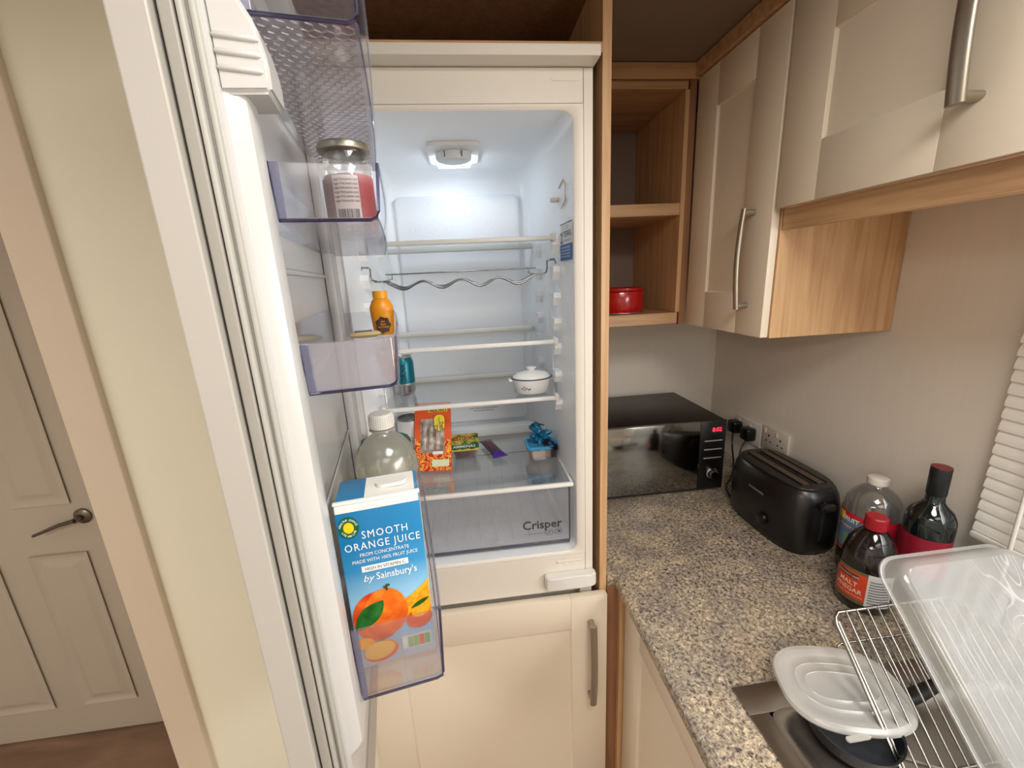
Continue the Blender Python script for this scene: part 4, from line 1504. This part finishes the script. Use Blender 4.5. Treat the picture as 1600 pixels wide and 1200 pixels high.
# shorter wall cabinets over the window
M_cab_lo = M_cream


def short_cab(y0, y1, label, hy):
    c = thing('short_wall_cabinet', label, 'cabinet', (.56, (y0 + y1) / 2, 1.766))
    obj('carcass', G().box(XD + .021, XW - .001, y0 + .001, y1 - .001, 1.774, 2.165), M_oak, c)
    d_ = shaker('cabinet_door', c, y0 + .0015, y1 - .0015, 1.768, 2.164, f_side(XD), .103, .108)
    bow_handle(d_, f_side(XD), hy, 1.842, 2.08, w=.024, out=.034)
    return c


short_cab(-.385, .037, 'short cream wall cabinet with a handle, beside the longer one', -.318)
short_cab(-.810, -.388, 'short cream wall cabinet cut by the right frame edge', -.745)
single('light_pelmet', G().box(XD + .020, XD + .037, -.81, .034, 1.722, 1.7665, .0008), M_oakx, 'narrow oak light pelmet under the short wall cabinets', 'pelmet')

# red pot
rx, ry, rz = .207, .492, 1.5185
rp_ = thing('red_pot', 'red enamel pot with lid on the lower open shelf', 'pot', (rx, ry, rz))
obj('body', G().lathe(rx, ry, [(.076, rz), (.079, rz + .003), (.079, rz + .068), (.078, rz + .070)], 48), M_red, rp_, 50)
obj('base_ring', G().lathe(rx, ry, [(.0795, rz + .0005), (.0800, rz + .003), (.0795, rz + .0045)], 48), mat('base_grey', (150, 110, 110), .3, metal=.5), rp_, 50)
obj('lid', G().lathe(rx, ry, [(.0785, rz + .0715), (.0800, rz + .073), (.0800, rz + .080), (.0775, rz + .0815), (.0745, rz + .079), (0, rz + .079)], 48), M_red, rp_, 50)

# ================================================================== WORKTOP, BASE CABINET, SINK
g = G()
# L-shaped slab with a rounded front edge and a cut-out for the sink
SX0, SX1, SY0, SY1 = .1275, .662, -1.2, -.3245
e_ = .0205
zt, zb_ = .900, .868


def slab(g, x0, x1, y0, y1):
    g.box(x0, x1, y0, y1, zb_, zt)


pr_ = [(e_ + .006, zb_), (e_ + .001, zb_ + .004), (e_, zb_ + .010), (e_, zt - .008), (e_ + .002, zt - .003), (e_ + .007, zt), (SX0, zt), (SX0, zb_)]
g.prism(pr_, lambda u, v, d: (u, d, v), -2.2, .0)
slab(g, .002, e_ + .105, .0005, YB - .001)
slab(g, e_ + .105, XW - .001, .0005, YB - .001)
slab(g, SX0, XW - .001, SY1, .0005)
slab(g, SX1, XW - .001, SY0, SY1)
slab(g, SX0, XW - .001, -2.2, SY0)
wt = single('worktop', g, M_worktop, 'speckled brown and grey stone-look kitchen worktop', 'worktop')
bc = thing('base_cabinet', 'cream base cabinet under the worktop, right of the tall cabinet', 'cabinet', (.4, -.6, 0))
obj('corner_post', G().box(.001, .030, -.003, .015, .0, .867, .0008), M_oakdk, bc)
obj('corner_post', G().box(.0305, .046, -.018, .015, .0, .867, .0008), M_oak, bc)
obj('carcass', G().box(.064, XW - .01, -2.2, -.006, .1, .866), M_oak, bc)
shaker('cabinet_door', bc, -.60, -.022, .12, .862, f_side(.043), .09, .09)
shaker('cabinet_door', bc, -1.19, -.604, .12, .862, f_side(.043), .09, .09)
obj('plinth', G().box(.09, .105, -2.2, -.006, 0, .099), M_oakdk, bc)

# stainless sink with draining board
sk = thing('sink', 'stainless steel sink with ribbed draining board set in the worktop', 'sink', (.39, -.7, .9))
g = G()
for (a, b, c, dd_) in ((.1245, .665, -.372, -.3215), (.1245, .160, -1.2, -.372), (.622, .665, -1.2, -.372)):
    g.box(a, b, c, dd_, .9002, .9030, .0008)
obj('flange', g, M_steel, sk, 40)
rs = []
for ins, z in ((-.006, .9028), (.0, .9036), (.006, .9028), (.012, .898), (.020, .8935), (.03, .893)):
    rs.append([(u, v, z) for u, v in rrect(.162 + ins, .620 - ins, -1.16 + ins, -.374 - ins, .028, 6)])
obj('drainer', G().rings(rs, cap0=False), M_steel, sk, 50)
for k in range(16):
    o0 = -.46 - k * .020
    a = Vector((.215 + max(0, -(k - 4)) * .0, o0 - .03, .8945))
    b = a + Vector((.26, -.26, 0))
    if k < 16:
        a = Vector((.25 + .0 * k, -.425 - k * .021, .8940))
        b = Vector((.25 + .31, -.425 - k * .021 - .16, .8940))
    obj('drainer_rib', G().tube([a, a + (b - a) * .04 + Vector((0, 0, .002)), a + (b - a) * .96 + Vector((0, 0, .002)), b], .0030, 6), M_steel, sk, 50)

# ================================================================== MICROWAVE
mw = thing('microwave', 'black microwave oven with mirrored door and red clock display', 'microwave', (.31, .52, .9))
M_mirror = mat('mirror_door', (150, 150, 146), .10, metal=1.0)
M_mwblk = mat('microwave_black', (22, 19, 17), .35)
X0, X1, Y0, Y1, Z0, Z1 = .085, .532, .345, .700, .908, 1.158
obj('body', G().box(X0 + .003, X1 - .003, Y0 + .012, Y1, Z0, Z1, .003), M_mwblk, mw, 40)
obj('door', G().box(X0, .4405, Y0, Y0 + .0115, Z0 + .006, Z1 - .001, .0015), M_mirror, mw, 40)
obj('control_panel', G().box(.4415, X1, Y0, Y0 + .0115, Z0 + .006, Z1 - .001, .0015), M_black, mw, 40)
obj('bottom_strip', G().box(X0, X1, Y0 + .001, Y0 + .012, Z0, Z0 + .0055), M_blackm, mw)
for z in (1.087, 1.056, 1.025):
    obj('button', G().box(.457, .520, Y0 - .003, Y0 - .0001, z - .002, z + .002, .0008), mat('button_silver', (190, 190, 186), .3, metal=.6), mw)
kn = G().lathe(0, 0, [(.0, 0), (.020, 0), (.020, .004), (.0165, .006), (.0155, .020), (.0140, .022), (0, .022)], 28)
obj('knob', G().add([(.490 + x, Y0 - z, .968 + y) for x, y, z in kn.v], kn.f), mat('knob_chrome', (170, 168, 164), .2, metal=1), mw, 40)
dsp = obj('display', G().box(.468, .526, Y0 - .0006, Y0 - .0001, 1.112, 1.140), M_blackm, mw)
fm = lambda u, v: (u, Y0 - .0010, v)
text('8:02', fm, emis('led_red', (1.0, .03, .06), 2.2), dsp, .021, .499, 1.119, sx=.95, bold=.01)
for fx in (.12, .50):
    for fy in (.38, .67):
        obj('foot', G().lathe(fx, fy, [(.012, .9002), (.012, .9078)], 16), M_blackm, mw)

# ================================================================== TOASTER
TX, TY, TZ = .566, .124, .9003
to = thing('toaster', 'black plastic two-slot toaster with rounded sides near the wall', 'toaster', (TX, TY, TZ))


def tring(k, z, px=4.0, hx=.084, hy=.150, cy=0):
    pts = []
    for i in range(48):
        a = 2 * PI * i / 48
        c, s_ = math.cos(a), math.sin(a)
        q = (abs(c) ** px + abs(s_) ** px) ** (-1 / px)
        pts.append((TX + c * q * hx * k, TY + s_ * q * hy * (1 + (k - 1) * .6) + cy, z))
    return pts


obj('body', G().rings([tring(.93, TZ + .006, 3.2), tring(1.0, TZ + .020, 3.2), tring(1.04, TZ + .08, 3.0), tring(1.02, TZ + .13, 3.0), tring(.95, TZ + .165, 3.0), tring(.86, TZ + .180, 3.2), tring(.80, TZ + .1845, 3.4)]), M_black, to, 50)
obj('base', G().rings([tring(.90, TZ, 3.2), tring(.93, TZ + .0058, 3.2)]), M_blackm, to, 40)
obj('top_plate', G().rings([tring(.79, TZ + .1845, 3.4), tring(.78, TZ + .187, 3.4), tring(.74, TZ + .1875, 3.4)]), mat('top_black', (28, 27, 26), .35), to, 40)
for sx_ in (-.021, .021):
    sl = obj('slot', G().box(TX + sx_ - .0125, TX + sx_ + .0125, TY - .105, TY + .105, TZ + .1876, TZ + .1884), mat('slot_brown', (96, 80, 66), .4, metal=.5), to)
    for e0 in (-.014, .0125):
        obj('slot_lip', G().box(TX + sx_ + e0, TX + sx_ + e0 + .0015, TY - .107, TY + .107, TZ + .1876, TZ + .191), M_blackm, sl)
# lever and controls on the end facing the camera
yE = TY - .153
obj('lever_track', G().box(TX - .012, TX - .004, yE - .0005, yE + .004, TZ + .05, TZ + .160, .001), M_blackm, to)
obj('lever', G().box(TX - .026, TX + .010, yE - .018, yE + .001, TZ + .142, TZ + .160, .005), M_black, to, 40)
kn = G().lathe(0, 0, [(0, 0), (.017, 0), (.016, .008), (.013, .010), (0, .010)], 24)
xF = TX - .0868
obj('dial', G().add([(xF - z, TY - .045 + x, TZ + .060 + y) for x, y, z in kn.v], kn.f), M_black, to, 40)
fT = lambda u, v: (xF - .0022, TY - u, v)
text('COOKWORKS', fT, mat('toaster_print', (168, 168, 168), .4), to, .0095, .012, TZ + .128, sx=.95, bold=.01)

# ================================================================== SOCKETS, PLUGS, CABLES
XS = XW - .0005


def socket(y0, y1, z0, z1, label):
    s = thing('wall_socket', label, 'socket', (XW, (y0 + y1) / 2, (z0 + z1) / 2))
    obj('face_plate', G().box(XS - .009, XS, y0, y1, z0, z1, .003), mat('socket_white', (216, 208, 196), .35), s, 40)
    n = 2
    for k in range(n):
        yc = y0 + (y1 - y0) * (.28 + .44 * k)
        zc = (z0 + z1) / 2
        obj('rocker_switch', G().box(XS - .0125, XS - .0085, yc + .014, yc + .024, zc + .016, zc + .032, .001), mat('socket_white', (216, 208, 196), .35), s)
        for (a, b, c, d_) in ((-.003, .003, .005, .013), (-.014, -.006, -.014, -.010), (.006, .014, -.014, -.010)):
            obj('pin_hole', G().box(XS - .0094, XS - .0090, yc + a, yc + b, zc + c, zc + d_), M_dark, s)
    return s


socket(.430, .572, 1.000, 1.086, 'white double wall socket with a plug in it, nearest the corner')
socket(.300, .424, 1.016, 1.098, 'white double wall socket above the toaster')


def plug(y, z, label, path):
    p = thing('plug', label, 'plug', (XS - .01, y, z))
    g = G().box(XS - .048, XS - .0096, y - .023, y + .023, z - .026, z + .022, .008, 3)
    obj('plug_body', g, M_black, p, 40)
    obj('cable', G().tube(path, .0032, 8), M_black, p, 60)
    return p


def curve(pts, n=8):
    """Catmull-Rom through the points"""
    P = [Vector(p) for p in pts]
    P = [P[0] * 2 - P[1]] + P + [P[-1] * 2 - P[-2]]
    out = []
    for i in range(1, len(P) - 2):
        for k in range(n):
            t = k / n
            out.append(.5 * ((2 * P[i]) + (-P[i - 1] + P[i + 1]) * t + (2 * P[i - 1] - 5 * P[i] + 4 * P[i + 1] - P[i + 2]) * t * t + (-P[i - 1] + 3 * P[i] - 3 * P[i + 1] + P[i + 2]) * t ** 3))
    out.append(P[-2])
    return out


plug(.470, 1.046, 'black plug in the double socket, cable looping to the toaster', curve([(.70, .470, 1.020), (.68, .465, .985), (.655, .44, .945), (.63, .40, .912), (.60, .33, .9045), (.585, .29, .905)]))
plug(.548, 1.048, 'black plug half hidden behind the microwave corner', curve([(.70, .548, 1.022), (.69, .53, .97), (.66, .47, .92), (.61, .41, .9045), (.56, .36, .9045), (.535, .31, .9045), (.53, .285, .905)]))

# ================================================================== BOTTLES ON THE WORKTOP
def face_angle(x, y):
    return math.atan2(CAM.y - y, CAM.x - x)


# big clear bottle
ax_, ay_, az_ = .636, -.080, .9004
cb_ = thing('clear_bottle', 'large clear plastic bottle with white cap and blue-red label by toaster', 'bottle', (ax_, ay_, az_))
obj('body', G().lathe(ax_, ay_, [(.052, az_), (.056, az_ + 0.0056), (.057, az_ + 0.0280), (.057, az_ + 0.1399), (.056, az_ + 0.1633), (.054, az_ + 0.1866), (.042, az_ + 0.2071), (.028, az_ + 0.2211), (.019, az_ + 0.2267), (.017, az_ + 0.2333)], 44), M_pet, cb_, 60)
obj('drink', G().lathe(ax_, ay_, [(.053, az_ + 0.0028), (.055, az_ + 0.0280), (.055, az_ + 0.0513), (0, az_ + 0.0513)], 40), mat('dark_drink', (40, 22, 18), .2), cb_, 60)
obj('cap', G().lathe(ax_, ay_, [(.0205, az_ + 0.2337), (.0210, az_ + 0.2370), (.0205, az_ + 0.2482), (.018, az_ + 0.2500), (0, az_ + 0.2500)], 32), mat('cap_milky', (214, 206, 198), .4), cb_, 40)
fa = face_angle(ax_, ay_)
ml = cylmap(ax_, ay_, .0576, fa)
lb = obj('label', patch(ml, -.12, .10, az_ + 0.0560, az_ + 0.1493, 40, 1), mat('label_blue_grey', (96, 132, 160), .4), cb_, 60)
ml2 = cylmap(ax_, ay_, .0579, fa)
for a, b, c, d_, col in ((-.12, .10, .146, .160, (196, 24, 40)), (-.12, .10, .060, .066, (196, 24, 40)), (-.12, .10, .122, .126, (196, 40, 50)), (.01, .10, .066, .146, (176, 20, 44)), (-.075, -.055, .135, .156, (238, 210, 30)), (-.052, -.030, .072, .106, (120, 150, 120))):
    obj('label_print', patch(ml2, a, b, az_ + c, az_ + d_, 20, 1), mat('lp_%d_%d_%d' % col, col, .4), lb, 60)
ml3 = cylmap(ax_, ay_, .0582, fa)
g = G()
text('FRUIT', ml3, None, None, .016, -.040, az_ + 0.1381, bold=.02, g=g)
text('no added sugar', ml3, None, None, .009, -.040, az_ + 0.1213, g=g)
obj('lettering', g, M_print_white, lb)

# vinegar bottle
vx, vy, vz = .536, -.176, .9004
vb = thing('vinegar_bottle', 'dark malt vinegar bottle with red cap and orange label on worktop', 'bottle', (vx, vy, vz))
M_vin = mat('vinegar_dark', (22, 16, 16), .08, coat=.5)
obj('body', G().lathe(vx, vy, [(.044, vz), (.049, vz + 0.0065), (.050, vz + 0.0216), (.050, vz + 0.1026), (.048, vz + 0.1242), (.042, vz + 0.1512), (.032, vz + 0.1706), (.022, vz + 0.1814), (.017, vz + 0.1879)], 44), M_vin, vb, 60)
obj('cap', G().lathe(vx, vy, [(.0200, vz + 0.1885), (.0205, vz + 0.1922), (.0200, vz + 0.2138), (.0175, vz + 0.2165), (0, vz + 0.2165)], 36), mat('cap_red', (150, 16, 30), .4), vb, 40)
fa = face_angle(vx, vy)
ml = cylmap(vx, vy, .0506, fa - .15)
lb = obj('label', patch(ml, -.052, .012, vz + 0.0238, vz + 0.1015, 20, 1), mat('label_orange', (206, 66, 34), .45), vb, 60)
obj('label', patch(ml, .012, .060, vz + 0.0238, vz + 0.1015, 16, 1), mat('label_white2', (208, 208, 204), .45), vb, 60)
ml2 = cylmap(vx, vy, .0509, fa - .15)
obj('label_print', patch(ml2, -.052, .012, vz + 0.0950, vz + 0.1021, 12, 1), mat('olive', (100, 92, 56), .45), lb, 60)
obj('label_print', patch(ml2, -.052, .012, vz + 0.0232, vz + 0.0313, 12, 1), mat('olive', (100, 92, 56), .45), lb, 60)
obj('label_print', patch(ml2, -.046, -.004, vz + 0.0788, vz + 0.0896, 12, 1), mat('label_black', (44, 30, 28), .45), lb, 60)
ml3 = cylmap(vx, vy, .0512, fa - .15)
g = G()
text('MALT', ml3, None, None, .0150, -.022, vz + 0.0616, bold=.01, g=g)
text('VINEGAR', ml3, None, None, .0150, -.022, vz + 0.0464, sx=.9, bold=.01, g=g)
text('FOR CHIPS AND PICKLING', ml3, None, None, .0048, -.020, vz + 0.0378, g=g)
text('MANUFACTURER', ml3, None, None, .0072, -.025, vz + 0.0815, sx=.8, g=g)
obj('lettering', g, mat('ink_cream', (240, 214, 190), .5), lb)
g = G()
for k in range(9):
    g.add(patch(ml2, .016, .056, vz + 0.0324 + k * .0065, vz + 0.0351 + k * .0065, 8, 1).v, [(i, i + 1, 9 + i + 1, 9 + i) for i in range(8)])
obj('barcode', g, mat('ink_grey', (110, 112, 116), .5), lb)

# wine bottle
nx_, ny_, nz_ = .655, -.185, .9004
wb = thing('wine_bottle', 'dark green wine bottle with red label standing against the wall', 'bottle', (nx_, ny_, nz_))
M_wine = mat('wine_glass', (10, 22, 22), .06, coat=.6)
obj('body', G().lathe(nx_, ny_, [(.036, nz_), (.0405, nz_ + .004), (.0415, nz_ + .012), (.0415, nz_ + .195), (.040, nz_ + .210), (.033, nz_ + .226), (.021, nz_ + .238), (.0165, nz_ + .246), (.0155, nz_ + .260)], 44), M_wine, wb, 60)
obj('neck_foil', G().lathe(nx_, ny_, [(.0158, nz_ + .260), (.0168, nz_ + .262), (.0172, nz_ + .320), (.0165, nz_ + .3225), (0, nz_ + .3230)], 32), mat('foil_black', (16, 24, 28), .3), wb, 40)
obj('foil_top', G().lathe(nx_, ny_, [(.0168, nz_ + .3226), (.0168, nz_ + .3236), (0, nz_ + .3240)], 32), mat('foil_red', (120, 30, 36), .4), wb, 40)
fa = face_angle(nx_, ny_)
obj('label', patch(cylmap(nx_, ny_, .0419, fa), -.055, .055, nz_ + .08, nz_ + .170, 24, 1), mat('label_wine', (150, 26, 48), .45), wb, 60)

# ================================================================== RACKS, BOX, LID, PAN
M_rack = mat('rack_chrome', (160, 157, 150), .22, metal=1.0)
wr1 = thing('wire_rack', 'chrome wire rack sloping down to the draining board under the plastic box', 'rack', (.45, -.40, .97))
X_a, X_b = .292, .640
yT, zT_ = -.332, 1.050
yB_, zB = -.4854, .8955


def rackpt(x, t):
    return (x, yT + (yB_ - yT) * t, zT_ + (zB - zT_) * t)


cn = []
for (x, t) in ((X_a, 1.0), (X_a, .08), (X_a + .004, .03), (X_a + .012, 0), (X_b - .012, 0), (X_b - .004, .03), (X_b, .08), (X_b, 1.0)):
    cn.append(rackpt(x, t))
obj('frame', G().tube(cn, .0029, 8), M_rack, wr1, 60)
obj('bottom_bar', G().tube([rackpt(X_a, 1.0), rackpt(X_b, 1.0)], .0022, 8), M_rack, wr1, 60)
obj('frame', G().tube([rackpt(X_a + .006, .06), rackpt(X_a + .006, 1.0)], .0022, 8), M_rack, wr1, 60)
nW = 15
for k in range(nW):
    x = X_a + .026 + k * (X_b - X_a - .04) / nW
    a, b = Vector(rackpt(x, 0)), Vector(rackpt(x, 1))
    obj('wire', G().tube([a + Vector((0, .002, -.002)), a + Vector((0, -.001, .002)), b], .0017, 8), M_rack, wr1, 60)
for sx_ in (X_b,):
    obj('leg', G().tube([rackpt(sx_, .08), (sx_, yT - .004, .8965)], .0022, 8), M_rack, wr1, 60)

wr2 = thing('wire_rack', 'smaller chrome wire rack standing behind the plastic lid', 'rack', (.42, -.33, .93))
yT2, zT2, yB2, zB2 = -.318, .962, -.338, .9055
xa2, xb2 = .332, .600
obj('frame', G().tube([(xa2, yB2, zB2), (xa2, yT2, zT2 - .004), (xa2 + .006, yT2, zT2), (xb2 - .006, yT2, zT2), (xb2, yT2, zT2 - .004), (xb2, yB2, zB2)], .0020, 8), M_rack, wr2, 60)
for k in range(13):
    x = xa2 + .018 + k * .0195
    obj('wire', G().tube([(x, yT2 + .001, zT2), (x, yT2 - .002, zT2 + .0015), (x + .001, yT2 - .062, .9075)], .0016, 8), M_rack, wr2, 60)
obj('bottom_bar', G().tube([(xa2, yT2 - .062, .9055), (xb2, yT2 - .062, .9055)], .0018, 8), M_rack, wr2, 60)
for xq in (xa2, xb2):
    obj('foot_bar', G().tube([(xq, yB2, .9055), (xq, yT2 - .062, .9055)], .0018, 8), M_rack, wr2, 60)

# large translucent tub, upside down on the sloping rack
M_milky = clear('milky_plastic', (.90, .93, .93), .05, haze=.48, hazecol=(.94, .97, .97), rough=.12, pattern=('caustic', 13.0, .55), edge=.35)  # wavy caustic light is painted into the base sheet's haze
M_milky2 = clear('milky_rim', (.90, .92, .91), .05, haze=.50, hazecol=(.93, .94, .91), rough=.15, edge=.35)
bxr = thing('storage_box', 'large translucent plastic storage box leaning upside down on the wire rack', 'box', (.55, -.36, 1.02))
sl = Vector((0, -1, -1)).normalized()      # down the slope
nu = Vector((0, -1, 1)).normalized()       # out of the slope
O = Vector((.384, -.304, 1.128))
BW, BH, BD = .272, .318, .030


def bxp(u, v, d):
    return tuple(O + Vector((1, 0, 0)) * u + sl * v + nu * d)


def bring(ins, d, r):
    return [bxp(u, v, d) for u, v in rrect(ins, BW - ins, ins, BH - ins, r, 7)]


obj('rim', G().rings([bring(0, -.004, .040), bring(0, .0, .040), bring(.004, .001, .038), bring(.006, .0005, .037), bring(.006, -.003, .037)], cap0=False, cap1=False), M_milky2, bxr, 50)
obj('walls', G().rings([bring(.0065, 0, .036), bring(.010, BD * .7, .034), bring(.015, BD * .93, .030), bring(.022, BD, .026)], cap0=False, cap1=False), M_milky2, bxr, 50)
obj('base_sheet', G().rings([bring(.022, BD, .026), bring(.030, BD - .001, .024)], cap0=False), M_milky, bxr, 50)

# frying pan under the lid
M_pan = mat('pan_blue_black', (24, 30, 36), .3)
fpx, fpy, fpz = .262, -.424, .9035
fp = thing('saucepan', 'dark saucepan with black handle lying on the draining board under the lid', 'pan', (fpx, fpy, fpz))
obj('body', G().lathe(fpx, fpy, [(.052, fpz), (.058, fpz + .004), (.0625, fpz + .028), (.064, fpz + .029), (.061, fpz + .028), (.056, fpz + .006), (0, fpz + .006)], 44), M_pan, fp, 50)
hd_ = Vector((.985, .17, .0)).normalized()
c0 = Vector((fpx, fpy, fpz + .022)) + hd_ * .060
obj('ferrule', G().tube([c0, c0 + hd_ * .012, c0 + hd_ * .03], [.010, .011, .009], 12, flat=(1, .7)), M_chrome, fp, 50)
obj('handle', G().tube([c0 + hd_ * .03, c0 + hd_ * .045, c0 + hd_ * .09 + Vector((0, 0, .004)), c0 + hd_ * .135 + Vector((0, 0, .006))], [.009, .0115, .0125, .010], 14, flat=(1, .7)), M_black, fp, 50)

# oval plastic lid on the pan
M_lid = clear('lid_milky', (.86, .86, .82), .05, haze=.66, hazecol=(.93, .91, .86), rough=.2, edge=.2)
lx, ly, lz = .278, -.383, .9480
la = math.radians(-12)
lid = thing('plastic_lid', 'milky oval plastic lid with ribbed rings resting on the saucepan', 'lid', (lx, ly, lz))


def lidr(k, z, hx=.101, hy=.067, p=2.7):
    pts = []
    for i in range(56):
        a = 2 * PI * i / 56
        c, s_ = math.cos(a), math.sin(a)
        q = (abs(c) ** p + abs(s_) ** p) ** (-1 / p)
        x, y = c * q * (hx - k), s_ * q * (hy - k)
        X_, Y_ = x * math.cos(la) - y * math.sin(la), x * math.sin(la) + y * math.cos(la)
        pts.append((lx + X_, ly + Y_, lz + z + .22 * Y_ + .0 * X_))
    return pts


obj('skirt', G().rings([lidr(.003, -.008), lidr(0, -.002), lidr(.002, .003), lidr(.008, .004)], cap0=False, cap1=False), M_lid, lid, 50)
obj('top_sheet', G().rings([lidr(.008, .0038), lidr(.017, .0036), lidr(.0185, .0028), lidr(.030, .0028), lidr(.0310, .0034), lidr(.0325, .0028), lidr(.044, .0028), lidr(.0450, .0034), lidr(.0465, .0028)], cap0=False), M_lid, lid, 40)
obj('tab', G().prism(rrect(-.020, .020, -.004, .004, .004, 4), lambda u, v, d: (lx - .030 + u, ly - .0640 + v, lz - .018 + d), 0, .003), M_lid, lid, 40)

# ================================================================== BLIND
bl = thing('venetian_blind', 'closed white venetian blind hanging at the window on the right', 'blind', (XW, -.9, 1.70))
M_slat = mat('slat_white', (242, 241, 234), .45)
rs = []
SLY0, SLY1 = -1.60, -.226
xs_ = XW - .028
sl0 = None
nsl = 25
for k in range(nsl):
    z = 1.112 + k * .0243
    if sl0 is None:
        g = G()
        sec = []
        for i in range(6):
            t = i / 5
            sec.append((-.0045 + .009 * t + .0030 * math.sin(PI * t) * -1, -.0135 + .027 * t))
        ring = sec + [(a + .0006, b) for a, b in reversed(sec)]
        g.rings([[(xs_ + a, SLY0, 1.112 + b) for a, b in ring], [(xs_ + a, SLY1, 1.112 + b) for a, b in ring]])
        sl0 = obj('slat', g, M_slat, bl, 60)
        zz0 = z
    else:
        c = sl0.copy()
        c.location = (0, 0, z - zz0)
        COL.objects.link(c)
        c.parent = bl
obj('bottom_rail', G().box(xs_ - .010, xs_ + .010, SLY0, SLY1, 1.083, 1.0965, .003), M_slat, bl, 40)
obj('head_rail', G().box(xs_ - .014, xs_ + .014, SLY0, SLY1, 1.70, 1.7205, .002), M_slat, bl, 40)
obj('wand', G().tube([(xs_ - .030, -.303, 1.69), (xs_ - .030, -.303, 1.03)], .0035, 8), M_white, bl, 60)

for o in bpy.data.objects:
    for k in ('_ox', '_oy', '_oz'):
        if k in o:
            del o[k]
